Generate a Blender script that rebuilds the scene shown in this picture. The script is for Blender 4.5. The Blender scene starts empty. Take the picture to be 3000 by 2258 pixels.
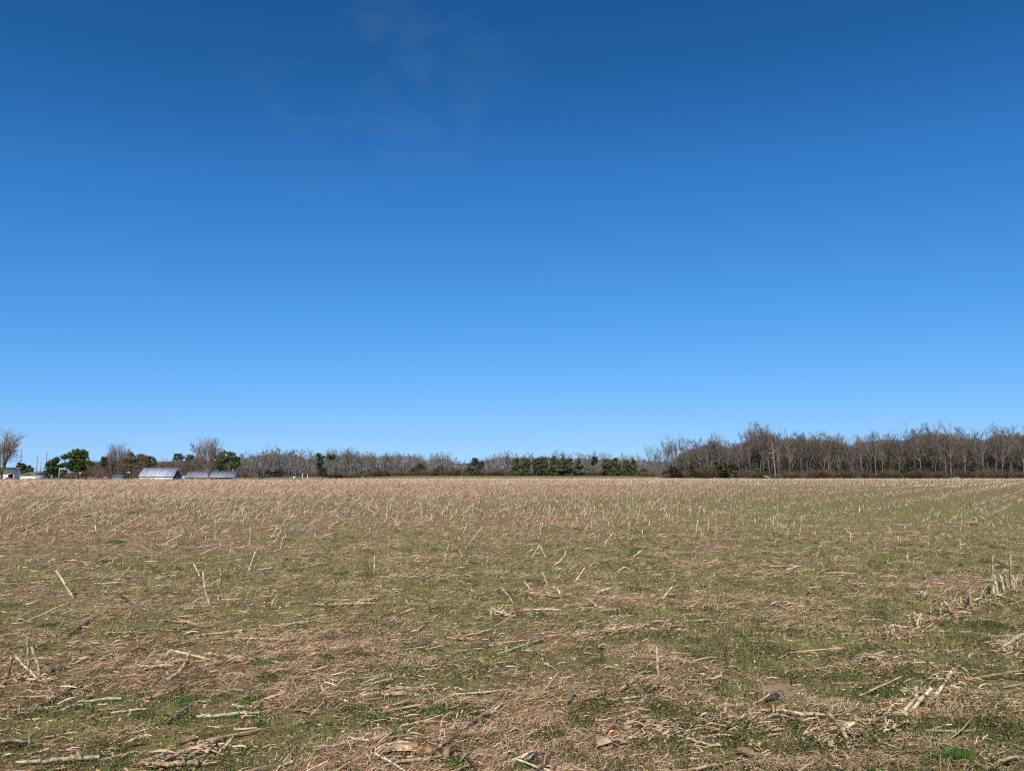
import bpy, math, random
import numpy as np
from mathutils import Vector, Matrix

S = bpy.context.scene
COL = S.collection
RNG = np.random.default_rng(7)
random.seed(7)

# ------------------------------------------------------------------ camera, sky, sun, exposure
FPX = 2182.0                      # focal length in pixels of the 3000 pixel wide photograph
HOR = 1398.0                      # row of the true horizon
EYE = 1.65
PITCH = math.atan((HOR - 1129.0) / FPX)
cam = bpy.data.cameras.new('camera')
camo = bpy.data.objects.new('camera', cam)
COL.objects.link(camo)
S.camera = camo
cam.sensor_width = 36.0
cam.lens = FPX / 3000.0 * 36.0
cam.clip_start = 0.05
cam.clip_end = 9000.0
camo.location = (0, 0, EYE)
camo.rotation_euler = (math.pi / 2 + PITCH, 0, 0)

SUN_EL, SUN_AZ = math.radians(42), math.radians(190)       # azimuth clockwise from +Y: behind the camera, a little left
W = bpy.data.worlds.new('World')
S.world = W
W.use_nodes = True
wn, wl = W.node_tree.nodes, W.node_tree.links
sky = wn.new('ShaderNodeTexSky')
sky.sky_type = 'NISHITA'
sky.sun_disc = False
sky.sun_elevation = SUN_EL
sky.sun_rotation = SUN_AZ
sky.air_density, sky.dust_density, sky.ozone_density = 0.7, 0.0, 4.0
bg = wn['Background']
bg.inputs[1].default_value = 0.1
def scale_node(k):
    v = wn.new('ShaderNodeVectorMath'); v.operation = 'SCALE'; v.inputs['Scale'].default_value = k; return v
v0, v1 = scale_node(.1), scale_node(10.0)
cmb = v1
rc = wn.new('ShaderNodeRGBCurve')                     # the phone's tone curve, the same over the whole sky
for ch, pts in enumerate((((.0583, .0125), (.1056, .042), (.285, .162), (.577, .328), (1, .44)),
                          ((.1135, .100), (.197, .223), (.49, .474), (.826, .631), (1, .70)),
                          ((.239, .31), (.395, .62), (.803, .97), (1, 1)))):
    cu = rc.mapping.curves[ch]
    cu.points[-1].location = pts[-1]
    for p_ in pts[:-1]: cu.points.new(*p_)
rc.mapping.extend = 'HORIZONTAL'
rc.mapping.update()
wl.new(sky.outputs[0], v0.inputs[0]); wl.new(v0.outputs[0], rc.inputs['Color']); wl.new(rc.outputs[0], v1.inputs[0])
# thin cirrus
tc = wn.new('ShaderNodeTexCoord')
mp = wn.new('ShaderNodeMapping'); mp.inputs['Scale'].default_value = (2.4, 3.4, 5.0)
mp.inputs['Rotation'].default_value = (0.1, 0.25, 0.1)
nz = wn.new('ShaderNodeTexNoise'); nz.inputs['Scale'].default_value = 2.4; nz.inputs['Detail'].default_value = 9; nz.inputs['Roughness'].default_value = .62
nz.inputs['Distortion'].default_value = .5
wl.new(tc.outputs['Generated'], mp.inputs[0]); wl.new(mp.outputs[0], nz.inputs[0])
rmp = wn.new('ShaderNodeMapRange'); rmp.inputs[1].default_value = .5; rmp.inputs[2].default_value = .85; rmp.inputs[3].default_value = 0; rmp.inputs[4].default_value = .065
wl.new(nz.outputs[0], rmp.inputs[0])
# the one wisp stands in one part of the sky
dt = wn.new('ShaderNodeVectorMath'); dt.operation = 'DOT_PRODUCT'
dt.inputs[1].default_value = Vector((-.165, .93, .545)).normalized()
wl.new(tc.outputs['Generated'], dt.inputs[0])
rm2 = wn.new('ShaderNodeMapRange'); rm2.interpolation_type = 'SMOOTHSTEP'; rm2.inputs[1].default_value = .972; rm2.inputs[2].default_value = .999
wl.new(dt.outputs['Value'], rm2.inputs[0])
mm = wn.new('ShaderNodeMath'); mm.operation = 'MULTIPLY'
wl.new(rmp.outputs[0], mm.inputs[0]); wl.new(rm2.outputs[0], mm.inputs[1])
mx = wn.new('ShaderNodeMix'); mx.data_type = 'RGBA'
mx.inputs[7].default_value = (4.6, 6.6, 9, 1)
wl.new(mm.outputs[0], mx.inputs[0]); wl.new(cmb.outputs[0], mx.inputs[6]); wl.new(mx.outputs[2], bg.inputs[0])

sl = bpy.data.lights.new('sun', 'SUN')
sl.energy = 5.0
sl.angle = math.radians(.53)
sl.color = (1.0, .905, .745)
slo = bpy.data.objects.new('sun', sl)
COL.objects.link(slo)
sv = Vector((math.sin(SUN_AZ) * math.cos(SUN_EL), math.cos(SUN_AZ) * math.cos(SUN_EL), math.sin(SUN_EL)))
slo.rotation_euler = sv.to_track_quat('Z', 'Y').to_euler()
S.render.engine = 'CYCLES'
S.cycles.use_denoising = False
S.cycles.use_adaptive_sampling = False
S.cycles.max_bounces = 6
S.cycles.filter_width = 1.15
S.view_settings.view_transform = 'Standard'
S.view_settings.look = 'None'
S.view_settings.exposure = 0.0
S.view_settings.gamma = 1.0
S.view_settings.use_curve_mapping = False

# ------------------------------------------------------------------ noise, terrain, pixel to place
_T = np.random.default_rng(3).random((256, 256))
def vnoise(x, y, sd=0):
    x = np.asarray(x, float) + sd * 17.31; y = np.asarray(y, float) + sd * 9.73
    xi = np.floor(x).astype(int); yi = np.floor(y).astype(int)
    fx = x - xi; fy = y - yi
    fx = fx * fx * (3 - 2 * fx); fy = fy * fy * (3 - 2 * fy)
    a = _T[xi & 255, yi & 255]; b = _T[(xi + 1) & 255, yi & 255]
    c = _T[xi & 255, (yi + 1) & 255]; d = _T[(xi + 1) & 255, (yi + 1) & 255]
    return (a * (1 - fx) + b * fx) * (1 - fy) + (c * (1 - fx) + d * fx) * fy
def fbm(x, y, o=4, sd=0):
    s = 0; a = .5; t = 0
    for i in range(o):
        s = s + a * vnoise(x, y, sd + i); t += a; a *= .5; x = x * 2.03; y = y * 2.03
    return s / t
def sst(a, b, x):
    t = np.clip((x - a) / (b - a), 0, 1)
    return t * t * (3 - 2 * t)
def leftness(x, y):               # 1 towards the farmstead on the left, 0 towards the woods
    return 1 - sst(-.30, -.12, np.asarray(x, float) / np.maximum(np.asarray(y, float), 1.0))
def rightness(x, y):
    return sst(.14, .24, np.asarray(x, float) / np.maximum(np.asarray(y, float), 1.0))
def far_edge(x, y):               # where the stubble ends
    return 300 - 95 * leftness(x, y) - 8 * (1 - rightness(x, y))
def base_z(x, y):
    x = np.asarray(x, float); y = np.asarray(y, float)
    z = 1.0 * sst(5, 215, y) * .55 + .45 * np.clip((y - 12) / 200, 0, 1.3)
    L = leftness(x, y)
    left = z * (1 - sst(205, 285, y))
    mid = z + 2.1 * sst(300, 740, y) * (1 - .9 * rightness(x, y))
    return L * left + (1 - L) * mid
def H(x, y):
    x = np.asarray(x, float); y = np.asarray(y, float)
    r = np.hypot(x, y)
    k = np.clip(1 - r / 70, 0, 1)
    return base_z(x, y) + k * (.085 * (fbm(x / 1.6, y / 1.6, 3, 11) - .5) + .05 * (fbm(x / .33, y / .33, 3, 21) - .5) + .035 * (fbm(x / .11, y / .11, 2, 25) - .5) * np.clip(1.4 - r / 14, 0, 1))
def mat_mask(x, y):               # mats of dead grass
    return sst(.56, .70, fbm(x / .9, y / .6, 3, 31))
def green_mask(x, y):
    x = np.asarray(x, float); y = np.asarray(y, float)
    r = np.hypot(x, y); az = x / np.maximum(y, .5)
    n = .6 * fbm(x / 1.1, y / .8, 4, 41) + .4 * fbm(x / 3.3, y / 2.6, 3, 51)
    bias = .02 + .07 * sst(.15, .6, az) + .045 * sst(6, 10, r) - .05 * (1 - sst(5, 7, r)) * (1 - sst(-.1, .35, az)) - .13 * sst(14, 24, r) * (1 - sst(0.0, .35, az))
    return np.clip((n + bias - .395) / .14, 0, 1) * (1 - bare(x, y))
def bare(x, y):                   # trodden bare soil
    return np.maximum(1 - sst(.7, 1.15, np.hypot((x - 2.12) / .24, (y - 6.05) / .34) + .5 * (fbm(x / .15, y / .15, 2, 5) - .5)), 0)
def ray(px, py):
    u = (px - 1500) / FPX; v = (1129 - py) / FPX
    c, s = math.cos(PITCH), math.sin(PITCH)
    return Vector((u, c - s * v, s + c * v))
def at(px, py, D):                # the point seen at (px, py) that lies at distance y = D
    d = ray(px, py)
    return Vector((0, 0, EYE)) + d * (D / d.y)
def G(px, py):                    # the point of the ground seen at (px, py)
    d = ray(px, py)
    z = 0.0
    for _ in range(12):
        t = (z - EYE) / d.z
        z = float(H(d.x * t, d.y * t))
    return Vector((d.x * t, d.y * t, z))
def gz(x, y):
    return float(H(x, y))

# ------------------------------------------------------------------ mesh helpers
def mk(name, V, F, mat, parent=None, col=None, smooth=False, link=True, loc=None):
    """one mesh object; F is a list of (n,3)/(n,4) index arrays"""
    me = bpy.data.meshes.new(name)
    V = np.asarray(V, np.float32).reshape(-1, 3)
    if isinstance(F, np.ndarray): F = [F]
    F = [np.asarray(f, np.int32) for f in F if len(f)]
    tot = np.concatenate([np.full(len(f), f.shape[1], np.int32) for f in F])
    idx = np.concatenate([f.ravel() for f in F])
    me.vertices.add(len(V)); me.vertices.foreach_set('co', V.ravel())
    me.loops.add(len(idx)); me.loops.foreach_set('vertex_index', idx)
    me.polygons.add(len(tot))
    me.polygons.foreach_set('loop_start', np.concatenate([[0], np.cumsum(tot)[:-1]]).astype(np.int32))
    me.polygons.foreach_set('loop_total', tot)
    if smooth: me.polygons.foreach_set('use_smooth', np.ones(len(tot), bool))
    if col is not None:
        c = np.ones((len(V), 4), np.float32); c[:, :3] = col
        at_ = me.attributes.new('col', 'FLOAT_COLOR', 'POINT'); at_.data.foreach_set('color', c.ravel())
    me.update(calc_edges=True)
    me.validate()
    if mat: me.materials.append(mat)
    o = bpy.data.objects.new(name, me)
    if link: COL.objects.link(o)
    if parent: o.parent = parent
    if loc is not None: o.location = loc
    return o
class MB:
    """collects shapes for one mesh"""
    def __init__(s): s.V = []; s.F3 = []; s.F4 = []; s.n = 0; s.C = []
    def add(s, V, F, c=(1, 1, 1)):
        V = np.asarray(V, float).reshape(-1, 3); F = np.asarray(F, int)
        if len(F) == 0: return
        (s.F3 if F.shape[1] == 3 else s.F4).append(F + s.n)
        s.V.append(V); s.n += len(V)
        c = np.asarray(c, float)
        s.C.append(np.broadcast_to(c, (len(V), 3)))
    def box(s, x0, x1, y0, y1, z0, z1, c=(1, 1, 1)):
        V = [(x, y, z) for z in (z0, z1) for y in (y0, y1) for x in (x0, x1)]
        s.add(V, [(0, 2, 3, 1), (4, 5, 7, 6), (0, 1, 5, 4), (2, 6, 7, 3), (0, 4, 6, 2), (1, 3, 7, 5)], c)
    def obj(s, name, mat, parent=None, smooth=False, loc=None, link=True):
        f = []
        if s.F3: f.append(np.concatenate(s.F3))
        if s.F4: f.append(np.concatenate(s.F4))
        return mk(name, np.concatenate(s.V), f, mat, parent, np.concatenate(s.C), smooth, link, loc)
def norm(a):
    return a / np.maximum(np.linalg.norm(a, axis=-1, keepdims=True), 1e-9)
def tubes(P, R, k=4, cap=True):
    """P (n,m,3) polylines, R (n,m) radii -> V, F quads"""
    n, m, _ = P.shape
    d = norm(np.gradient(P, axis=1))
    ref = np.where(np.abs(d[..., 2:3]) > .9, np.array([1., 0, 0]), np.array([0, 0, 1.]))
    a = norm(np.cross(d, ref)); b = np.cross(d, a)
    th = np.arange(k) * 2 * math.pi / k + .4
    V = P[:, :, None, :] + R[:, :, None, None] * (a[:, :, None, :] * np.cos(th)[None, None, :, None] + b[:, :, None, :] * np.sin(th)[None, None, :, None])
    V = V.reshape(-1, 3)
    base = (np.arange(n) * m * k)[:, None, None]
    i = np.arange(m - 1)[None, :, None] * k; j = np.arange(k)[None, None, :]; j2 = (j + 1) % k
    F = np.stack([base + i + j, base + i + j2, base + i + k + j2, base + i + k + j], -1).reshape(-1, 4)
    if cap and k == 4:
        c0 = base[:, 0] + np.array([3, 2, 1, 0])[None]; c1 = base[:, 0] + (m - 1) * k + np.arange(4)[None]
        F = np.concatenate([F, c0, c1])
    return V, F
def ribbons(P, Wd, wid):
    """P (n,m,3), Wd (n,3) or (n,m,3) width direction, wid (n,m)"""
    n, m, _ = P.shape
    if Wd.ndim == 2: Wd = Wd[:, None, :]
    off = Wd * wid[..., None] * .5
    V = np.stack([P - off, P + off], 2).reshape(-1, 3)
    b = (np.arange(n) * m * 2)[:, None]; i = np.arange(m - 1)[None] * 2
    F = np.stack([b + i, b + i + 1, b + i + 3, b + i + 2], -1).reshape(-1, 4)
    return V, F
def quads(C, A, B):
    V = np.stack([C - A - B, C + A - B, C + A + B, C - A + B], 1).reshape(-1, 3)
    return V, np.arange(len(C) * 4).reshape(-1, 4)
def rdir(n, zs=1.0, rng=RNG):
    v = rng.normal(size=(n, 3)); v[:, 2] *= zs
    return norm(v)
def pal(n, P, jit=.22, rng=RNG):
    """colours drawn from a palette [(weight, r, g, b), ...]"""
    P = np.array(P, float); w = P[:, 0] / P[:, 0].sum()
    c = P[rng.choice(len(P), n, p=w), 1:]
    return np.clip(c * np.exp(rng.normal(0, jit, (n, 1))) * np.exp(rng.normal(0, .05, (n, 3))), 0, .8)
def lathe(prof, k=10):
    V = []; F = []
    for r, z in prof:
        for j in range(k):
            V.append((r * math.cos(2 * math.pi * j / k), r * math.sin(2 * math.pi * j / k), z))
    for i in range(len(prof) - 1):
        for j in range(k):
            F.append((i * k + j, i * k + (j + 1) % k, (i + 1) * k + (j + 1) % k, (i + 1) * k + j))
    return np.array(V), np.array(F)

# ------------------------------------------------------------------ materials
def newmat(name):
    m = bpy.data.materials.new(name); m.use_nodes = True
    return m, m.node_tree.nodes, m.node_tree.links, m.node_tree.nodes['Principled BSDF']
def flat(name, c, rough=.8, spec=.3, nscale=None, namt=.25, metal=0):
    m, n, l, b = newmat(name)
    b.inputs['Base Color'].default_value = (*c, 1); b.inputs['Roughness'].default_value = rough
    b.inputs['Specular IOR Level'].default_value = spec; b.inputs['Metallic'].default_value = metal
    if nscale:
        g = n.new('ShaderNodeNewGeometry'); t = n.new('ShaderNodeTexNoise')
        t.inputs['Scale'].default_value = nscale; t.inputs['Detail'].default_value = 5
        l.new(g.outputs['Position'], t.inputs[0])
        r = n.new('ShaderNodeValToRGB')
        r.color_ramp.elements[0].position = .3; r.color_ramp.elements[1].position = .7
        r.color_ramp.elements[0].color = (*[v * (1 - namt) for v in c], 1)
        r.color_ramp.elements[1].color = (*[min(v * (1 + namt), .85) for v in c], 1)
        l.new(t.outputs[0], r.inputs[0]); l.new(r.outputs[0], b.inputs['Base Color'])
    return m
def attrmat(name, transl=0.0, rough=.75, spec=.25, objcol=False, grain=0):
    """colour from the mesh's own colour attribute (each piece its albedo), optionally times the object's colour"""
    m, n, l, b = newmat(name)
    a = n.new('ShaderNodeAttribute'); a.attribute_name = 'col'
    src = a.outputs['Color']
    if objcol:
        oi = n.new('ShaderNodeObjectInfo'); x = n.new('ShaderNodeMix'); x.data_type = 'RGBA'; x.blend_type = 'MULTIPLY'; x.inputs[0].default_value = 1
        l.new(src, x.inputs[6]); l.new(oi.outputs['Color'], x.inputs[7]); src = x.outputs[2]
    if grain:
        t = n.new('ShaderNodeTexNoise'); t.inputs['Scale'].default_value = grain; t.inputs['Detail'].default_value = 4
        g = n.new('ShaderNodeTexCoord'); l.new(g.outputs['Object'], t.inputs[0])
        mr = n.new('ShaderNodeMapRange'); mr.inputs[1].default_value = .3; mr.inputs[2].default_value = .7; mr.inputs[3].default_value = .42; mr.inputs[4].default_value = 1.3
        l.new(t.outputs[0], mr.inputs[0])
        x = n.new('ShaderNodeMix'); x.data_type = 'RGBA'; x.blend_type = 'MULTIPLY'; x.inputs[0].default_value = 1
        l.new(src, x.inputs[6]); l.new(mr.outputs[0], x.inputs[7]); src = x.outputs[2]
    l.new(src, b.inputs['Base Color'])
    b.inputs['Roughness'].default_value = rough; b.inputs['Specular IOR Level'].default_value = spec
    if transl:
        tr = n.new('ShaderNodeBsdfTranslucent'); ms = n.new('ShaderNodeMixShader'); ms.inputs[0].default_value = transl
        l.new(src, tr.inputs[0]); l.new(b.outputs[0], ms.inputs[1]); l.new(tr.outputs[0], ms.inputs[2])
        l.new(ms.outputs[0], n['Material Output'].inputs[0])
    return m
M_STRAW = attrmat('dry straw', .1)
M_LEAF = attrmat('green leaf', .3, .6)
M_NEEDLE = attrmat('needles', .1, .7)
M_TWIG = attrmat('twigs', 0, .85, .15, objcol=True)
M_BARK = attrmat('bark', 0, .9, .15, objcol=True)
M_STALK = attrmat('corn stalk', 0, .7, .3, objcol=True, grain=35)
M_WOOD = attrmat('weathered wood', 0, .85, .2, grain=3)

# ------------------------------------------------------------------ scene bookkeeping
def tag(o, label, cat, group=None):
    o['label'] = label; o['category'] = cat
    if group: o['group'] = group
    return o
def empty(name, loc, label=None, cat=None, group=None, rz=0.0):
    o = bpy.data.objects.new(name, None); COL.objects.link(o)
    o.empty_display_size = .2
    o.location = loc; o.rotation_euler = (0, 0, rz)
    if label: tag(o, label, cat, group)
    return o
def kin(o, k):
    o['kind'] = k
    return o
def copy_tree(src, name, parent=None):
    c = src.copy(); c.name = name; COL.objects.link(c); c.parent = parent
    for ch in src.children: copy_tree(ch, ch.name.split('.')[0], c)
    return c
def ordn(i):
    return f"{i}{'th' if 10 <= i % 100 <= 20 else {1: 'st', 2: 'nd', 3: 'rd'}.get(i % 10, 'th')}"
def label_from_left(items):
    """items: [(object, phrase, x over y)]; equal phrases are told apart by their order from the left"""
    d = {}
    for o, p, s in items: d.setdefault(p, []).append((s, o))
    for p, L in d.items():
        L.sort(key=lambda t: t[0])
        for i, (s, o) in enumerate(L):
            o['label'] = p if len(L) == 1 else f"{p}, {ordn(i + 1)} from left"

# ------------------------------------------------------------------ ground sheet
def build_ground():
    rad = [.4]
    while rad[-1] < 4500:
        r = rad[-1]
        rad.append(r + (r * .06 if r < 3.4 else r * .012 if r < 16 else r * .022 if r < 400 else r * .08))
    rad = np.array(rad)
    ang = np.concatenate([np.linspace(-math.pi, -.82, 40, endpoint=False), np.linspace(-.8, .8, 275), np.linspace(.82, math.pi, 40, endpoint=False)[1:]])
    A, R = np.meshgrid(ang, rad)
    X = np.sin(A) * R; Y = np.cos(A) * R
    nr, na = X.shape
    x, y = X.ravel(), Y.ravel()
    z = H(x, np.maximum(y, 0))
    V = np.stack([x, y, z], 1)
    i = np.arange(nr - 1)[:, None] * na; j = np.arange(na)[None]; j2 = (j + 1) % na
    F = np.stack([i + j, i + j2, i + na + j2, i + na + j], -1).reshape(-1, 4)
    V = np.concatenate([V, [[0, 0, float(H(0, 0))]]])
    c = len(V) - 1
    F3 = np.stack([np.full(na, c), (np.arange(na) + 1) % na, np.arange(na)], 1)
    g = green_mask(x, y)
    r = np.hypot(x, y)
    beyond = sst(-4, 4, y - far_edge(x, y))
    lf = 1 - sst(0, .3, x / np.maximum(y, .5)); g = np.where(r > 60, g * (.6 - .4 * lf) + .2 - .15 * lf, g) * (1 - beyond) + beyond * .75
    g = np.append(g, .4)
    st = np.append(mat_mask(x, y) * (1 - beyond), .3)
    m, n, l, b = newmat('field soil')
    geo = n.new('ShaderNodeNewGeometry')
    def noise(sc, det=5, rough=.6, vec=None):
        t = n.new('ShaderNodeTexNoise'); t.inputs['Scale'].default_value = sc; t.inputs['Detail'].default_value = det; t.inputs['Roughness'].default_value = rough
        l.new(vec or geo.outputs['Position'], t.inputs[0]); return t.outputs[0]
    def mix(f, a, bb):
        x = n.new('ShaderNodeMix'); x.data_type = 'RGBA'
        l.new(f, x.inputs[0])
        for s_, v in ((6, a), (7, bb)):
            if isinstance(v, tuple): x.inputs[s_].default_value = (*v, 1)
            else: l.new(v, x.inputs[s_])
        return x.outputs[2]
    def rng_(v, a, bb, c_=0., d=1.):
        x = n.new('ShaderNodeMapRange'); x.inputs[1].default_value = a; x.inputs[2].default_value = bb; x.inputs[3].default_value = c_; x.inputs[4].default_value = d
        l.new(v, x.inputs[0]); return x.outputs[0]
    def add(a, bb):
        x = n.new('ShaderNodeMath'); x.operation = 'ADD'; l.new(a, x.inputs[0]); l.new(bb, x.inputs[1]); return x.outputs[0]
    def attr(k):
        x = n.new('ShaderNodeAttribute'); x.attribute_name = k; return x.outputs['Fac']
    mpn = n.new('ShaderNodeMapping'); mpn.inputs['Scale'].default_value = (1, 3.2, 3); l.new(geo.outputs['Position'], mpn.inputs[0])
    fine = rng_(noise(90, 4), .3, .7)
    soil = mix(fine, (.095, .06, .032), (.32, .21, .118))
    streak = rng_(noise(34, 6, .7, mpn.outputs[0]), .35, .68)
    straw = mix(streak, (.12, .08, .044), (.46, .32, .185))
    big = noise(5, 6, .65)
    c1 = mix(rng_(add(big, attr('straw')), .38, .62), soil, straw)
    greenc = mix(rng_(noise(55, 4), .3, .7), (.07, .068, .02), (.29, .265, .09))
    c2 = mix(rng_(add(noise(16, 6, .75), attr('green')), .8, 1.25, 0, .6), c1, greenc)
    c2 = mix(attr('bare'), c2, mix(fine, (.28, .195, .115), (.46, .33, .20)))
    l.new(c2, b.inputs['Base Color'])
    b.inputs['Roughness'].default_value = .95; b.inputs['Specular IOR Level'].default_value = .1
    bp = n.new('ShaderNodeBump'); bp.inputs['Strength'].default_value = .8; bp.inputs['Distance'].default_value = .015
    l.new(noise(60, 6, .7), bp.inputs['Height']); l.new(bp.outputs[0], b.inputs['Normal'])
    o = mk('field_ground', V, [F3, F], m, smooth=True)
    for k, v in (('green', g), ('straw', st), ('bare', np.append(bare(x, y), 0))):
        a = o.data.attributes.new(k, 'FLOAT', 'POINT'); a.data.foreach_set('value', v.astype(np.float32))
    kin(o, 'structure')
    return o
build_ground()

# ------------------------------------------------------------------ plants: bare trees
def bare_tree_data(seed, h, kind='forest', dens=1.0):
    """returns (trunk V,F),(twig V,F) of a leafless tree of height h, base at the origin"""
    R = random.Random(seed)
    limbs = []; twigs = []; fine = []
    def perp(d):
        v = Vector((R.gauss(0, 1), R.gauss(0, 1), R.gauss(0, 1)))
        v = v - d * v.dot(d)
        return v.normalized()
    def path(p, d, L, nseg, wob, up):
        pts = [p.copy()]
        for _ in range(nseg):
            d = (d + perp(d) * wob * R.random() + Vector((0, 0, up))).normalized()
            p = p + d * (L / nseg); pts.append(p.copy())
        return pts
    def sample(pts, t):
        f = t * (len(pts) - 1); i = min(int(f), len(pts) - 2)
        return pts[i].lerp(pts[i + 1], f - i), (pts[i + 1] - pts[i]).normalized()
    def grow(p, d, L, r, lvl):
        if lvl <= 1:
            pts = path(p, d, L, 5, .2, .13); limbs.append((pts, r, r * .3))
            nc = int(R.randint(5, 8) * dens)
        elif lvl == 2:
            pts = path(p, d, L, 3, .22, .09); twigs.append((pts, r)); nc = int(R.randint(5, 7) * dens)
        elif lvl == 3:
            pts = path(p, d, L, 3, .22, .07); twigs.append((pts, r * .9)); nc = int(R.randint(4, 6) * dens)
        else:
            pts = path(p, d, L, 3, .22, .06); fine.append((pts, r)); return
        for c in range(nc):
            t = .25 + .75 * (c + R.random()) / nc
            q, dd = sample(pts, min(t, 1))
            a = math.radians(R.uniform(22, 52))
            nd = (dd * math.cos(a) + perp(dd) * math.sin(a)).normalized()
            grow(q, nd, L * R.uniform(.38, .62) * (1.15 - .5 * t), r * .5, lvl + 1)
    tr = h * .013
    if kind == 'forest':
        tp = path(Vector((0, 0, -.3)), Vector((R.gauss(0, .04), R.gauss(0, .04), 1)).normalized(), h * .93, 8, .07, .02)
        limbs.append((tp, tr, tr * .18))
        n = int(R.randint(13, 18) * dens)
        for c in range(n):
            t = .36 + .62 * (c + R.random()) / n
            q, dd = sample(tp, min(t, .99))
            a = math.radians(R.uniform(22, 50))
            nd = (dd * math.cos(a) + perp(dd) * math.sin(a)).normalized()
            grow(q, nd, h * R.uniform(.16, .3) * (1.25 - .75 * t), tr * (.52 - .3 * t), 1 if c % 3 == 0 else 2)
    elif kind == 'fork':          # trunk splits into a few tall limbs
        tp = path(Vector((0, 0, -.3)), Vector((R.gauss(0, .06), R.gauss(0, .06), 1)).normalized(), h * .38, 4, .08, 0)
        limbs.append((tp, tr * 1.1, tr * .85))
        for c in range(R.randint(3, 4)):
            a = math.radians(R.uniform(10, 28)); ph = c * 2.1 + R.random()
            nd = Vector((math.cos(ph) * math.sin(a), math.sin(ph) * math.sin(a), math.cos(a)))
            grow(tp[-1] - (tp[-1] - tp[-2]) * .3 * R.random(), nd, h * R.uniform(.45, .6), tr * .65, 1)
        for c in range(4):
            q, dd = sample(tp, R.uniform(.5, 1)); a = math.radians(R.uniform(35, 60))
            grow(q, (dd * math.cos(a) + perp(dd) * math.sin(a)).normalized(), h * .2, tr * .3, 2)
    else:                         # 'round': broad crown from low down, many rising limbs
        tr *= 1.5
        tp = path(Vector((0, 0, -.3)), Vector((0, 0, 1)), h * .2, 3, .05, 0)
        limbs.append((tp, tr * 1.15, tr))
        nL = 15
        for c in range(nL):
            a = math.radians(3 + 52 * ((c * .618) % 1)); ph = c * 2.4
            nd = Vector((math.cos(ph) * math.sin(a), math.sin(ph) * math.sin(a), math.cos(a)))
            grow(sample(tp, R.uniform(.6, 1))[0], nd, h * R.uniform(.6, .74) * (1 - .15 * a), tr * .5, 1)
    mb = MB()
    for pts, r0, r1 in limbs:
        P = np.array([[tuple(q) for q in pts]]); t = np.linspace(0, 1, len(pts))[None]
        V, F = tubes(P, r0 + (r1 - r0) * t, 5, False); mb.add(V, F)
    trunk = (np.concatenate(mb.V), np.concatenate(mb.F4))
    mb = MB()
    for L_, wk in ((twigs, 2.3), (fine, 2.6)):
        if not L_: continue
        P = np.array([[tuple(q) for q in pts] for pts, r in L_]); r = np.array([r for _, r in L_])
        wd = norm(np.cross(P[:, -1] - P[:, 0], rdir(len(P), 1, np.random.default_rng(seed))))
        w = np.maximum(r, h * .0011)[:, None] * wk * np.array([1, .75, .5, .3])[None]
        V, F = ribbons(P, wd, w); mb.add(V, F)
    return trunk, (np.concatenate(mb.V), np.concatenate(mb.F4))
TREE_N = 0
def bare_proto(seed, h, kind, bark=(.168, .143, .12), twig=(.165, .14, .119), dens=1.0):
    (tv, tf), (wv, wf) = bare_tree_data(seed, h, kind, dens)
    r = np.random.default_rng(seed)
    root = bpy.data.objects.new('bare_tree', None); root.empty_display_size = .5
    # bark: pale and dark lengths along the stem; twigs: each its own shade
    bc = np.array(bark) * (.75 + .5 * vnoise(tv[:, 2:3] * .9, tv[:, 0:1] * 2 + seed, 3))
    t = mk('trunk', tv, tf, M_BARK, root, bc, True, link=False)
    n = len(wv) // 8
    wc = np.repeat(pal(n, [(1, *twig), (.5, twig[0] * 1.3, twig[1] * 1.27, twig[2] * 1.22), (.5, twig[0] * .65, twig[1] * .65, twig[2] * .65)], .2, r), 8, 0)
    c = mk('crown', wv, wf, M_TWIG, root, wc, link=False)
    root['h'] = h
    return root
def place_tree(proto, name, x, y, hgt, rz, label, cat, group, tint=(1, 1, 1), wide=1.0, lean=0.0, link=True, z=None):
    r = proto.copy(); r.name = name; COL.objects.link(r)
    if 'h' in r: del r['h']
    s = hgt / proto['h']
    r.location = (x, y, gz(x, y) - .05 if z is None else z); r.scale = (s * wide, s * wide, s); r.rotation_euler = (0, lean, rz)
    for ch in proto.children:
        c = ch.copy(); c.name = ch.name.split('.')[0]; COL.objects.link(c); c.parent = r; c.color = (*tint, 1)
    tag(r, label, cat, group)
    return r
FOREST = [bare_proto(100 + i, 20, 'forest') for i in range(7)]
FORK = [bare_proto(200 + i, 20, 'fork') for i in range(4)]
ROUND = [bare_proto(300 + i, 16, 'round', (.16, .13, .10), (.23, .185, .145), 1.35) for i in range(2)]

def top_of(px, py, D):
    return at(px, py, D).z
def interp(tab, x):
    return float(np.interp(x, [t[0] for t in tab], [t[1] for t in tab]))
RIGHT_TOP = [(1880, 1345), (1925, 1325), (1960, 1298), (1990, 1280), (2050, 1284), (2080, 1272), (2130, 1296), (2165, 1272), (2200, 1262), (2235, 1246), (2262, 1250), (2300, 1266),
             (2340, 1262), (2400, 1268), (2440, 1270), (2500, 1278), (2560, 1266), (2640, 1266), (2700, 1252), (2760, 1254), (2800, 1250), (2860, 1268), (2920, 1252), (3060, 1256), (3300, 1262)]
MID_TOP = [(640, 1345), (690, 1340), (750, 1327), (800, 1320), (860, 1317), (900, 1335), (960, 1330), (1020, 1322), (1100, 1330), (1160, 1328), (1200, 1326), (1245, 1342), (1300, 1332),
           (1340, 1348), (1390, 1347), (1440, 1338), (1470, 1330), (1520, 1334), (1620, 1332), (1700, 1336), (1800, 1337), (1900, 1342), (2000, 1345)]
trees = []
def tint():
    k = random.uniform(.7, 1.25); w = random.uniform(-.05, .07)
    return (k * (1 + w), k, k * (1 - w))
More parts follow.
